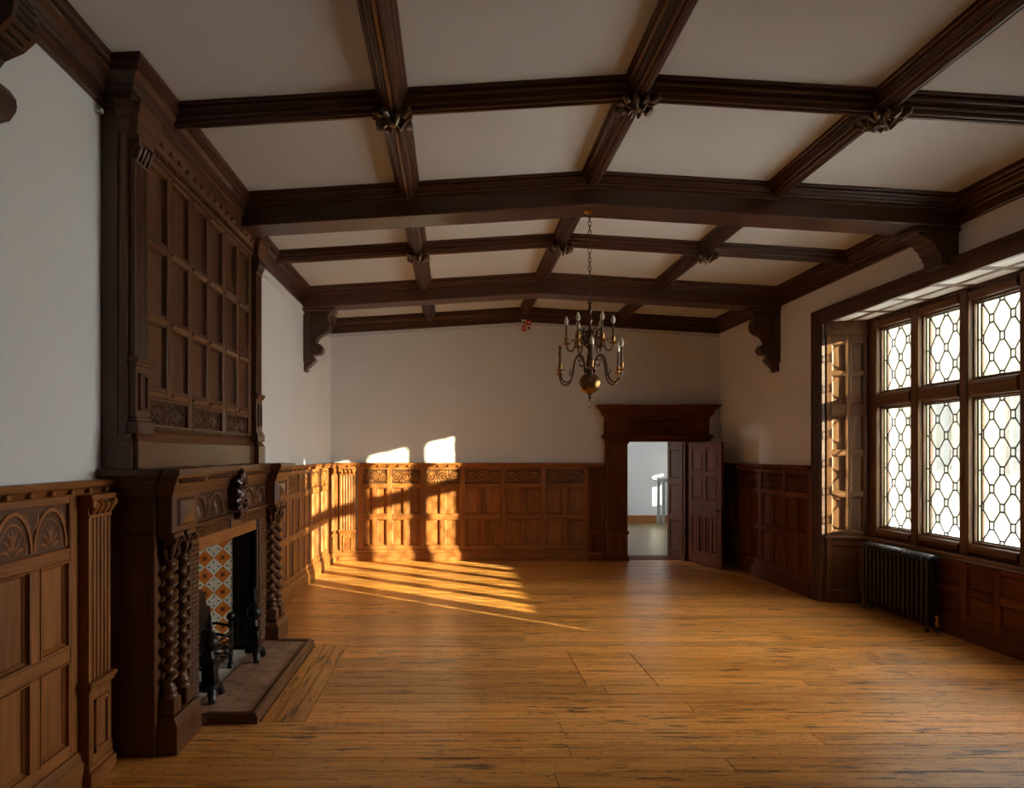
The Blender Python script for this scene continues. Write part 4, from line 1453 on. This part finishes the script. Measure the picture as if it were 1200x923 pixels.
# ================================================================ OVERMANTEL
om = thing('overmantel', 'tall panelled oak overmantel with fluted pilasters rising to the cornice', 'overmantel', (XL, 0, 0), PI / 2)
OZ0, OZ1 = 1.713, 3.86
bm = bmesh.new()
dbox(bm, OMY0, OMY1, 0.0, 0.10, OZ0, 3.97, 0.003)
obj('carcass', bm, FZ, om)
for a, b in ((OMY0 + 0.005, 4.06), (6.72, OMY1 - 0.005)):    # near and far return strips
    bm = bmesh.new()
    dbox(bm, a, b, 0.10, 0.148, 1.92, OZ1, 0.004)
    dbox(bm, a - 0.01 if a < 5 else a, b if a < 5 else b + 0.01, 0.10, 0.165, OZ0, 1.92, 0.004)
    obj('corner_strip', bm, FZ, om)
PXA, PPW, ROWS = 4.295, 0.37, [(2.235, 2.66), (2.72, 3.145), (3.205, 3.66)]
DF = 0.140
for i in range(7):
    x = PXA + PPW * i
    w0 = 0.075
    zb0 = 2.165 if i % 2 else 1.97              # the fret panels below are two panels wide
    piece('stile', w0, DF - 0.10, 3.70 - zb0, FZ, om, (x - w0 / 2, -0.10, zb0), 0.007)
for i in range(6):
    a, b = PXA + PPW * i + 0.0375, PXA + PPW * (i + 1) - 0.0375
    for z0, z1 in ((2.165, 2.235), (2.66, 2.72), (3.145, 3.205), (3.66, 3.70)):
        key = ('orail', round(z1 - z0, 3))
        h = z1 - z0
        bm = bmesh.new()
        prism(bm, [(0.10, 0), (DF - 0.012, 0), (DF + 0.004, h * 0.3), (DF + 0.010, h * 0.5), (DF - 0.002, h * 0.72), (DF - 0.006, h), (0.10, h)], lambda p, q: (q, -p[0], z0 + p[1]), a, b)
        obj('rail', bm, FY, om)
    for z0, z1 in ROWS:
        panel('panel', b - a, z1 - z0, FZ, om, (a, -DF + 0.006, z0), depth=0.030, rim=0.016)
for i in range(3):
    a, b = PXA + PPW * 2 * i + 0.0375, PXA + PPW * 2 * (i + 1) - 0.0375
    bm = bmesh.new()
    for x0, x1, z0, z1 in ((a, b, 1.972, 1.992), (a, b, 2.145, 2.165), (a, a + 0.02, 1.992, 2.145), (b - 0.02, b, 1.992, 2.145)):
        dbox(bm, x0, x1, 0.10, DF + 0.004, z0, z1, 0.004)
    o = obj('fret_frame', bm, FY, om)
    bm = bmesh.new()
    bm_box(bm, 0, b - a - 0.04, -0.002, 0.012, 0, 0.153)
    carve_strapwork(bm, b - a - 0.04, 0.153, 0.012)
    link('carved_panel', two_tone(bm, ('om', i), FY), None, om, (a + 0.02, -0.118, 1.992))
def om_pilaster(x):
    fluted_pilaster(om, x, 0.185, 0.10, 0.085, 0.46, 3.70, 'over', 'Y', base=1.92, flutes=5, cap_h=0.16)
om_pilaster(4.055)
om_pilaster(6.555)
bm = bmesh.new()                               # plinth, broken forward under the pilasters
ppath = [(OMY0 - 0.01, -0.10), (OMY0 - 0.01, -0.185), (4.035, -0.185), (4.035, -0.215), (4.262, -0.215), (4.262, -0.17), (6.535, -0.17), (6.535, -0.215), (6.76, -0.215), (6.76, -0.10)]
sweep(bm, [(0.08, OZ0), (0, OZ0), (0, 1.875), (0.008, 1.89), (0.022, 1.91), (0.03, 1.93), (0.05, 1.955), (0.08, 1.965)], ppath, lambda p, q: (p.x, p.y, q))
obj('plinth', bm, FY, om)
bm = bmesh.new()                               # entablature above the panels
EP = [(-0.08, 3.70), (0.0, 3.70), (0.006, 3.72), (0.012, 3.755), (0.02, 3.765), (0.02, 3.79), (0.036, 3.815), (0.04, 3.84), (0.048, 3.87), (-0.08, 3.87)]
epath = [(OMY0, -0.10), (OMY0, -0.155), (4.04, -0.155), (4.04, -0.20), (4.255, -0.20), (4.255, -0.15), (6.54, -0.15), (6.54, -0.20), (6.75, -0.20), (6.75, -0.10)]
sweep(bm, [(-o, z) for o, z in EP], epath, lambda p, q: (p.x, p.y, q))
obj('entablature', bm, FY, om)
bm = bmesh.new()
y = 4.29
while y < 6.52:
    dbox(bm, y, y + 0.022, 0.15, 0.172, 3.722, 3.752, 0.0)
    y += 0.04
stuff(obj('dentils', bm, FY, om))
bm = bmesh.new()
y = 4.28
while y < 6.52:
    dbox(bm, y, y + 0.05, 0.15, 0.195, 3.795, 3.825, 0.006)
    y += 0.14
stuff(obj('modillions', bm, FY, om))
bm = bmesh.new()
lathe(bm, [(0.012, 0), (0.012, 0.012), (0.006, 0.014), (0.006, 0.03), (0.016, 0.034), (0.016, 0.042), (0.004, 0.046)], (0, 0, 0), 12, 'X')
tag(obj('wall_knob', bm, MAT['white_paint'], None, True, loc=(XL, 3.96, 3.79)), 'small white knob on the plaster beside the overmantel capital', 'knob')

# ================================================================ DOORWAY
ds = thing('door_surround', 'carved dark oak door surround with dentilled cornice on the far wall', 'door surround', (0, YB, 0))
DH = W('door', 'X')
fluted_pilaster(ds, 2.575, 0.365, 0.02, 0.09, 0.50, 2.045, 'door', 'X', flutes=5, cap_h=0.08)
fluted_pilaster(ds, 3.905, 0.41, 0.02, 0.09, 0.50, 2.045, 'door', 'X', flutes=5, cap_h=0.08)
bm = bmesh.new()
bm_box(bm, DX0 - 0.01, DX1 + 0.01, -0.10, 0.02, DZ, 2.05, 0.004)
obj('head_board', bm, DH, ds)
dpath = [(2.56, 0), (2.56, -0.12), (2.95, -0.12), (2.95, -0.09), (3.90, -0.09), (3.90, -0.12), (4.33, -0.12), (4.33, 0)]
bm = bmesh.new()
sweep(bm, [(0.06, 2.04), (0, 2.04), (-0.012, 2.055), (-0.028, 2.075), (-0.045, 2.085), (-0.045, 2.105), (-0.03, 2.125), (0, 2.135), (0.06, 2.135)], dpath, plan)
obj('architrave', bm, DH, ds)
bm = bmesh.new()
bm_box(bm, 2.56, 4.33, -0.085, 0, 2.12, 2.46)
bm_box(bm, 2.575, 2.935, -0.118, 0, 2.13, 2.44, 0.003)
bm_box(bm, 3.915, 4.315, -0.118, 0, 2.13, 2.44, 0.003)
obj('frieze', bm, DH, ds)
carved_panel(ds, 3.02, 2.17, 0.82, 0.20, 0.090, DH, 'scroll', 5, r=0.017)
for x0, x1, z0, z1 in ((2.99, 3.87, 2.145, 2.168), (2.99, 3.87, 2.372, 2.395), (2.99, 3.015, 2.168, 2.372), (3.845, 3.87, 2.168, 2.372)):
    bm = bmesh.new()
    bm_box(bm, x0, x1, -0.112, -0.08, z0, z1, 0.006)
    obj('frieze_moulding', bm, DH, ds)
for x0, x1 in ((2.62, 2.89), (3.975, 4.265)):
    bm = bmesh.new()
    bm_box(bm, x0, x1, -0.132, -0.11, 2.185, 2.355, 0.006)
    o = obj('frieze_block', bm, DH, ds)
    bm = bmesh.new()
    bm_box(bm, x0 + 0.04, x1 - 0.04, -0.148, -0.13, 2.215, 2.325, 0.012)
    obj('raised_panel', bm, DH, o)
bm = bmesh.new()
sweep(bm, [(0.06, 2.42), (0, 2.42), (-0.012, 2.44), (-0.03, 2.46), (-0.05, 2.49), (-0.055, 2.53), (-0.10, 2.57), (-0.12, 2.60), (-0.135, 2.605), (-0.135, 2.63), (0.06, 2.635)], dpath, plan)
obj('cornice', bm, DH, ds)
bm = bmesh.new()
x = 2.57
while x < 4.31:
    dd = 0.12 if (x < 2.94 or x > 3.89) else 0.09
    bm_box(bm, x, x + 0.03, -dd - 0.05, -dd, 2.462, 2.505)
    x += 0.055
stuff(obj('dentils', bm, DH, ds))

# panelled lining of the thick wall (splayed on the hinge side)
lin = thing('door_lining', 'panelled oak lining inside the doorway of the far wall', 'door lining', (0, 0, 0))
p0, p1 = Vector((3.905, YB - 0.02)), Vector((3.815, YB + 0.50))
ang = math.atan2(p1.y - p0.y, p1.x - p0.x)
L = (p1 - p0).length
bm = bmesh.new()
prism(bm, [(p0.x, p0.y), (p1.x, p1.y), (p1.x + 0.12, p1.y), (p0.x + 0.02, p0.y)], lambda p, q: (p[0], p[1], q), 0.0, DZ + 0.01)
obj('jamb', bm, W('door', 'Z'), lin)
frame = bpy.data.objects.new('jamb_panelling', None)
COL.objects.link(frame); frame.parent = lin
frame.location = (p1.x, p1.y, 0); frame.rotation_euler = (0, 0, ang + PI)   # x from the back to the front, out = -x
for z0, z1 in ((0.0, 0.16), (0.66, 0.76), (1.28, 1.38), (1.88, DZ)):
    piece('rail', L - 0.16, 0.014, z1 - z0, W('door', 'Y'), frame, (0.08, 0, z0), 0.003)
for x0 in (0.0, L - 0.08):
    piece('stile', 0.08, 0.015, DZ, W('door', 'Z'), frame, (x0, 0, 0), 0.003)
for z0, z1 in ((0.16, 0.66), (0.76, 1.28), (1.38, 1.88)):
    panel('panel', L - 0.16, z1 - z0, W('door', 'Z'), frame, (0.08, -0.013, z0), depth=0.011, rim=0.03)
bm = bmesh.new()
bm_box(bm, DX0 - 0.03, DX0, YB - 0.02, YB + 0.52, 0, DZ)
bm_box(bm, DX0 - 0.03, DX1, YB - 0.02, YB + 0.52, DZ, DZ + 0.03)
obj('lining_boards', bm, W('door', 'Z'), lin)
bm = bmesh.new()
bm_box(bm, DX0, 3.93, YB, YB + 0.52, -0.024, 0.004)
obj('threshold', bm, W('door', 'X'), lin)

# the open door leaf, hinged beside the lining
hx0, hy0, hx1, hy1 = 3.945, YB - 0.165, 4.165, 10.60
La = math.hypot(hx1 - hx0, hy1 - hy0)
lf = struct(thing('door_1', 'open oak door leaf of six panels standing out from the far wall', 'door', (hx0, hy0, 0), math.atan2(hy1 - hy0, hx1 - hx0)), 'open panelled oak door leaf standing out into the room')
if 'category' in lf: del lf['category']
DT = 0.044
wz, wh = W('door', 'Z'), W('door', 'Y')
def dpiece(name, x0, x1, z0, z1, mat):
    bm = bmesh.new()
    bm_box(bm, x0, x1, 0, DT, z0, z1, 0.004)
    return obj(name, bm, mat, lf)
st = 0.10
dpiece('stile', 0, st, 0.012, 2.0, wz)
dpiece('stile', La - st, La, 0.012, 2.0, wz)
for z0, z1 in ((0.012, 0.22), (0.78, 1.06), (1.44, 1.52), (1.88, 2.0)):
    dpiece('rail', st, La - st, z0, z1, wh)
mid = La / 2
cols = [(st, mid - 0.045), (mid + 0.045, La - st)]
dpiece('muntin', mid - 0.045, mid + 0.045, 1.06, 1.44, wz)
dpiece('muntin', mid - 0.045, mid + 0.045, 1.52, 1.88, wz)
lc = [st + i * (La - 2 * st) / 4 for i in range(5)]
for e in lc[1:-1]:
    dpiece('muntin', e - 0.03, e + 0.03, 0.22, 0.78, wz)
def dpanel(x0, x1, z0, z1):
    bm = bmesh.new()
    bm_box(bm, x0, x1, 0.012, DT - 0.012, z0, z1)
    for sgn, y in ((1, 0.012), (-1, DT - 0.012)):
        i = 0.022
        a = [bm.verts.new(p) for p in ((x0 + i, y, z0 + i), (x1 - i, y, z0 + i), (x1 - i, y, z1 - i), (x0 + i, y, z1 - i))]
        j = i + 0.02
        b = [bm.verts.new((p[0], y - sgn * 0.007, p[1])) for p in ((x0 + j, z0 + j), (x1 - j, z0 + j), (x1 - j, z1 - j), (x0 + j, z1 - j))]
        for k in range(4):
            bm.faces.new((a[k], a[(k + 1) % 4], b[(k + 1) % 4], b[k]))
        bm.faces.new(b)
    obj('panel', bm, wz, lf)
for c in cols:
    dpanel(c[0], c[1], 1.06, 1.44)
    dpanel(c[0], c[1], 1.52, 1.88)
for i in range(4):
    dpanel(lc[i] + (0.03 if i else 0), lc[i + 1] - (0.03 if i < 3 else 0), 0.22, 0.78)
bm = bmesh.new()
for s, y in ((-1, 0.0), (1, DT)):
    lathe(bm, [(0.022, y), (0.022, y + s * 0.006), (0.009, y + s * 0.01), (0.009, y + s * 0.03), (0.024, y + s * 0.04), (0.026, y + s * 0.055), (0.012, y + s * 0.065)], (La - 0.055, 0, 0.92), 14, 'Y')
obj('door_knob', bm, MAT['bronze'], lf, True)

# ================================================================ ROOM BEYOND THE DOOR
bm = bmesh.new()
HXa, HXb, HYa, HYb = 0.6, 6.6, YB + 0.5, 17.9
bm_box(bm, HXa - 0.3, HXb + 0.3, HYb, HYb + 0.3, -0.1, 3.5)
struct(obj('wall_far', bm, MAT['plaster']), 'white plaster wall of the next room seen through the doorway')
bm = bmesh.new()
wall_boxes(bm, 'Y', HXb, HXb + 0.3, HYa, HYb + 0.3, -0.1, 3.5, [(HYb - 1.22, HYb - 0.80, 0.75, 1.6)])
struct(obj('wall_far_right', bm, MAT['plaster']), 'window side wall of the next room')
bm = bmesh.new()
wall_boxes(bm, 'Y', HXa - 0.3, HXa, HYa, HYb + 0.3, -0.1, 3.5, [(HYa + 2.8, HYa + 4.2, 0.9, 2.5)])  # unseen opening added here to let fill light into the room
struct(obj('wall_far_left', bm, MAT['plaster']), 'inner side wall of the next room')
bm = bmesh.new()
bm_box(bm, HXa - 0.3, HXb + 0.3, HYa - 0.02, HYb + 0.3, 3.4, 3.6)
struct(obj('ceiling_far', bm, MAT['plaster']), 'plain ceiling of the next room')
bm = bmesh.new()
bm_box(bm, HXa - 0.3, XL, YB + 0.2, HYa, -0.1, 3.6)
bm_box(bm, HXa - 0.3, HXb + 0.3, YB + 0.46, YB + 0.5, 2.1, 3.6)
bm_box(bm, HXa - 0.3, DX0 - 0.03, YB + 0.46, YB + 0.5, -0.1, 2.1)
bm_box(bm, 3.95, HXb + 0.3, YB + 0.46, YB + 0.5, -0.1, 2.1)
struct(obj('wall_partition', bm, MAT['plaster']), 'back face of the far wall in the next room')
bm = bmesh.new()
bm_box(bm, HXa - 0.3, HXb + 0.3, HYa, HYb, -0.2, -0.026)
floor2 = struct(obj('floor_far', bm, MAT['under']), 'diagonal board floor of the next room')
c45 = math.radians(118)
dvec, nvec = Vector((math.cos(c45), math.sin(c45))), Vector((-math.sin(c45), math.cos(c45)))
MAT['plank2'] = plain('grey_brown_boards', (0.19, 0.125, 0.055), 0.36, vary=0.05)
cen = Vector((4.2, 15.0))
for k in range(-14, 15):
    o0 = cen + nvec * (k * 0.2)
    poly = [o0 + dvec * 4.5 + nvec * 0.001, o0 - dvec * 4.5 + nvec * 0.001, o0 - dvec * 4.5 + nvec * 0.199, o0 + dvec * 4.5 + nvec * 0.199]
    poly = clip_rect([(p.x, p.y) for p in poly], HXa + 0.02, HXb - 0.02, HYa + 0.02, HYb - 0.02)
    if len(poly) < 3:
        continue
    bm = bmesh.new()
    prism(bm, poly, lambda p, q: (p[0], p[1], q), -0.025, 0.0)
    obj('plank', bm, MAT['plank2'], floor2)
bm = bmesh.new()
bm_box(bm, HXa, HXb, HYb - 0.025, HYb, 0, 0.20, 0.005)
struct(obj('baseboard_far', bm, MAT['honey']), 'honey coloured skirting in the next room')
tb = thing('side_table', 'white topped grey table in the next room beyond the doorway', 'table', (5.62, 17.35, 0))
bm = bmesh.new()
bm_box(bm, -0.42, 0.45, -0.25, 0.3, 1.18, 1.225, 0.006)
obj('table_top', bm, MAT['white_paint'], tb)
bm = bmesh.new()
bm_box(bm, -0.36, 0.40, -0.21, 0.27, 1.10, 1.18, 0.004)
obj('apron', bm, MAT['grey_paint'], tb)
for sx in (-0.33, 0.36):
    for sy in (-0.18, 0.23):
        bm = bmesh.new()
        bm_box(bm, sx - 0.035, sx + 0.035, sy - 0.03, sy + 0.03, 0, 1.10, 0.004)
        obj('leg', bm, MAT['grey_paint'], tb)

# ================================================================ SHIELD ON THE CORNICE
sh = thing('painted_shield', 'small red and cream quartered shield under the ridge on the far cornice', 'shield', (px2x(617) * 0.985, YB - 0.125, 3.965))
def shield_part(pts, mat, y=0.0):
    bm = bmesh.new()
    prism(bm, pts, lambda p, q: (p[0], q, p[1]), y - 0.012, y + 0.012)
    return obj('quarter', bm, mat, sh)
a, h1 = 0.085, 0.10
shield_part([(-a * 1.1, h1), (-a * 0.8, h1 * 0.8), (-a * 0.8, 0), (0, 0), (0, h1 * 0.95)], MAT['cream'])
shield_part([(0, 0), (0, h1 * 0.95), (a * 0.9, h1), (a * 0.95, 0)], MAT['red'])
shield_part([(0, 0), (-a * 0.8, 0), (-a * 0.85, -h1 * 0.7), (-a * 0.5, -h1 * 0.98), (0, -h1 * 1.05)], MAT['red'])
shield_part([(0, 0), (a * 0.95, 0), (a * 0.9, -h1 * 0.6), (a * 0.5, -h1 * 0.98), (0, -h1 * 1.05)], MAT['cream'])
for cx, cz, m in ((-0.035, 0.045, 'under'), (0.045, 0.05, 'cream'), (-0.035, -0.045, 'cream'), (0.042, -0.045, 'under')):
    bm = bmesh.new()
    lathe(bm, [(0.002, -0.02), (0.018, -0.017), (0.022, -0.01), (0.02, 0.0)], (cx, 0, cz), 8, 'Y')
    obj('charge', bm, MAT[m], sh, True)

# ================================================================ CHANDELIER
CX, CY, CZ = 1.247, 6.235, 2.447
ch = thing('chandelier', 'aged brass two-tier chandelier hanging by a chain from the beam', 'chandelier', (CX, CY, CZ))
top = ZR - 0.262 - CZ
bm = bmesh.new()
lathe(bm, [(0.05, top - 0.001), (0.052, top - 0.008), (0.03, top - 0.018), (0.012, top - 0.03)], seg=16)
tube(bm, arc_pts(0, top - 0.045, 0.016, 0, 2 * PI, 12)[:-1], 0.004, 6, closed=True)
obj('ceiling_rose', bm, MAT['old_brass'], ch, True)
bm = bmesh.new()
z = top - 0.055
i = 0
while z > 0.76:
    lp = [(0.013 * math.cos(q * PI / 5), 0.026 * math.sin(q * PI / 5)) for q in range(10)]
    tube(bm, [(p[0], 0, z - 0.018 + p[1]) if i % 2 else (0, p[0], z - 0.018 + p[1]) for p in lp], 0.0042, 5, closed=True)
    z -= 0.041
    i += 1
stuff(obj('chain', bm, MAT['bronze'], ch, True))
bm = bmesh.new()
lathe(bm, [(0.004, 0.76), (0.02, 0.745), (0.028, 0.735), (0.012, 0.72), (0.012, 0.69), (0.024, 0.67), (0.014, 0.65), (0.012, 0.60), (0.026, 0.575), (0.016, 0.55), (0.014, 0.50), (0.03, 0.48), (0.032, 0.465), (0.018, 0.45),
           (0.022, 0.42), (0.040, 0.39), (0.044, 0.36), (0.036, 0.33), (0.018, 0.31), (0.016, 0.27), (0.024, 0.24), (0.030, 0.20), (0.034, 0.175), (0.026, 0.15), (0.020, 0.12), (0.03, 0.10), (0.03, 0.09)], seg=18)
obj('stem', bm, MAT['bronze'], ch, True)
bm = bmesh.new()
lathe(bm, [(0.098 * math.sin(PI * k / 16), -0.098 * math.cos(PI * k / 16)) for k in range(17)], seg=28)
obj('globe', bm, MAT['old_brass'], ch, True)
bm = bmesh.new()
lathe(bm, [(0.03, -0.092), (0.012, -0.108), (0.010, -0.118), (0.022, -0.128), (0.010, -0.138), (0.006, -0.155)], seg=12)
tube(bm, [(0.016 * math.cos(q * PI / 7), 0, -0.19 + 0.036 * math.sin(q * PI / 7)) for q in range(14)], 0.0045, 6, closed=True)
obj('pendant_ring', bm, MAT['bronze'], ch, True)
def spline(pts, n=5):
    P = [Vector(p) for p in pts]
    out = []
    for i in range(len(P) - 1):
        a, b, c, d = P[max(i - 1, 0)], P[i], P[i + 1], P[min(i + 2, len(P) - 1)]
        for k in range(n):
            t = k / n
            out.append(0.5 * ((2 * b) + (c - a) * t + (2 * a - 5 * b + 4 * c - d) * t * t + (3 * b - a - 3 * c + d) * t ** 3))
    out.append(P[-1])
    return out
def arm_set(path, scroll, cup, candle, bulb, angles, dead=()):
    bm = bmesh.new()
    tube(bm, spline([(p[0], 0, p[1]) for p in path]), 0.0075, 6)
    for (cx, cz, r, a0, a1) in scroll:
        tube(bm, [(cx + r * (1 - 0.6 * q / 12) * math.cos(a0 + (a1 - a0) * q / 12), 0, cz + r * (1 - 0.6 * q / 12) * math.sin(a0 + (a1 - a0) * q / 12)) for q in range(13)], 0.0045, 5)
    m_arm = finish(bm, 'arm', True)
    x, z = cup
    bm = bmesh.new()
    lathe(bm, [(0.006, z - 0.012), (0.012, z - 0.008), (0.042, z + 0.004), (0.044, z + 0.008), (0.016, z + 0.006), (0.013, z + 0.02), (0.018, z + 0.035), (0.018, z + 0.062), (0.012, z + 0.066)], (x, 0, 0), 14)
    m_cup = finish(bm, 'drip_pan', True)
    bm = bmesh.new()
    lathe(bm, [(0.0095, z + 0.06), (0.0095, candle), (0.007, candle + 0.004)], (x, 0, 0), 10)
    m_can = finish(bm, 'candle_tube', True)
    bm = bmesh.new()
    b0 = candle
    hh = bulb - candle
    lathe(bm, [(0.010, b0), (0.018, b0 + hh * 0.18), (0.0205, b0 + hh * 0.36), (0.017, b0 + hh * 0.6), (0.009, b0 + hh * 0.82), (0.002, bulb)], (x, 0, 0), 12)
    m_bulb = finish(bm, 'bulb', True)
    for k, a in enumerate(angles):
        o = link('arm', m_arm, MAT['bronze'], ch, (0, 0, 0), (0, 0, math.radians(a)))
        link('drip_pan', m_cup, MAT['old_brass'], o)
        link('candle_tube', m_can, MAT['candle'], o)
        if k in dead:
            bm = bmesh.new()
            lathe(bm, [(0.011, candle - 0.01), (0.016, candle), (0.012, candle + 0.012), (0.003, candle + 0.03)], (x, 0, 0), 10)
            obj('bare_socket', bm, MAT['candle'], o, True)
        else:
            link('bulb', m_bulb, MAT['bulb'], o)
arm_set([(0.03, 0.14), (0.05, 0.10), (0.055, 0.17), (0.075, 0.235), (0.115, 0.255), (0.15, 0.215), (0.168, 0.14), (0.185, 0.05), (0.225, 0.0), (0.27, 0.005), (0.302, 0.045), (0.31, 0.095)],
        [(0.085, 0.18, 0.04, 0.5, 6.5), (0.195, 0.10, 0.022, 3.0, 8.0)], (0.31, 0.10), 0.305, 0.385, [-38 + 60 * k for k in range(6)], dead=(3, 4))
arm_set([(0.02, 0.36), (0.045, 0.345), (0.05, 0.42), (0.07, 0.475), (0.095, 0.49), (0.118, 0.46), (0.125, 0.39), (0.14, 0.32), (0.168, 0.295), (0.198, 0.315), (0.21, 0.355)],
        [(0.07, 0.43, 0.028, 0.5, 6.5), (0.15, 0.40, 0.018, 3.0, 8.0)], (0.21, 0.36), 0.54, 0.62, [-10 + 60 * k for k in range(6)])

# ================================================================ OUTSIDE
bm = bmesh.new()
bm_box(bm, 5.5, 120, -80, 120, -0.9, -0.7)
struct(obj('ground', bm, MAT['lawn']), 'pale ground outside the bay window')
bd = thing('stone_building', 'pale stone building outside seen through the leaded panes', 'building', (0, 0, 0))
bm = bmesh.new()
bm_box(bm, 15.2, 27, 25.0, 33, -0.7, 11.5)
obj('wall', bm, MAT['stone'], bd)
bm = bmesh.new()
r2 = random.Random(3)
z = -0.7
row = 0
while z < 11.4:
    x = 15.2 - (0.35 if row % 2 else 0)
    while x < 27:
        w = r2.uniform(0.6, 0.95)
        x0, x1 = max(x, 15.2), min(x + w, 27)
        if x1 - x0 > 0.1 and not any(a - 0.1 < x1 and x0 < b + 0.1 and c < z + 0.38 and z < d for a, b, c, d in ((16.9, 18.2, 1.2, 4.2), (20.4, 21.7, 1.2, 4.2))):
            bm_box(bm, x0 + 0.008, x1 - 0.008, 24.95, 25.02, z + 0.008, z + 0.382)
        x += w
    z += 0.39
    row += 1
stuff(obj('stone_courses', bm, MAT['stone'], bd))
for a, b, c, d in ((16.9, 18.2, 1.2, 4.2), (20.4, 21.7, 1.2, 4.2)):
    bm = bmesh.new()
    for q in ((a - 0.1, a, c - 0.1, d + 0.1), (b, b + 0.1, c - 0.1, d + 0.1), (a, b, c - 0.1, c), (a, b, d, d + 0.1), ((a + b) / 2 - 0.05, (a + b) / 2 + 0.05, c, d)):
        bm_box(bm, q[0], q[1], 24.9, 25.0, q[2], q[3])
    o = obj('window', bm, MAT['stone'], bd)
    for x0, x1 in ((a, (a + b) / 2 - 0.05), ((a + b) / 2 + 0.05, b)):
        bm = bmesh.new()
        bm_box(bm, x0, x1, 24.97, 24.99, c, d)
        obj('pane', bm, MAT['dark_glass'], o)
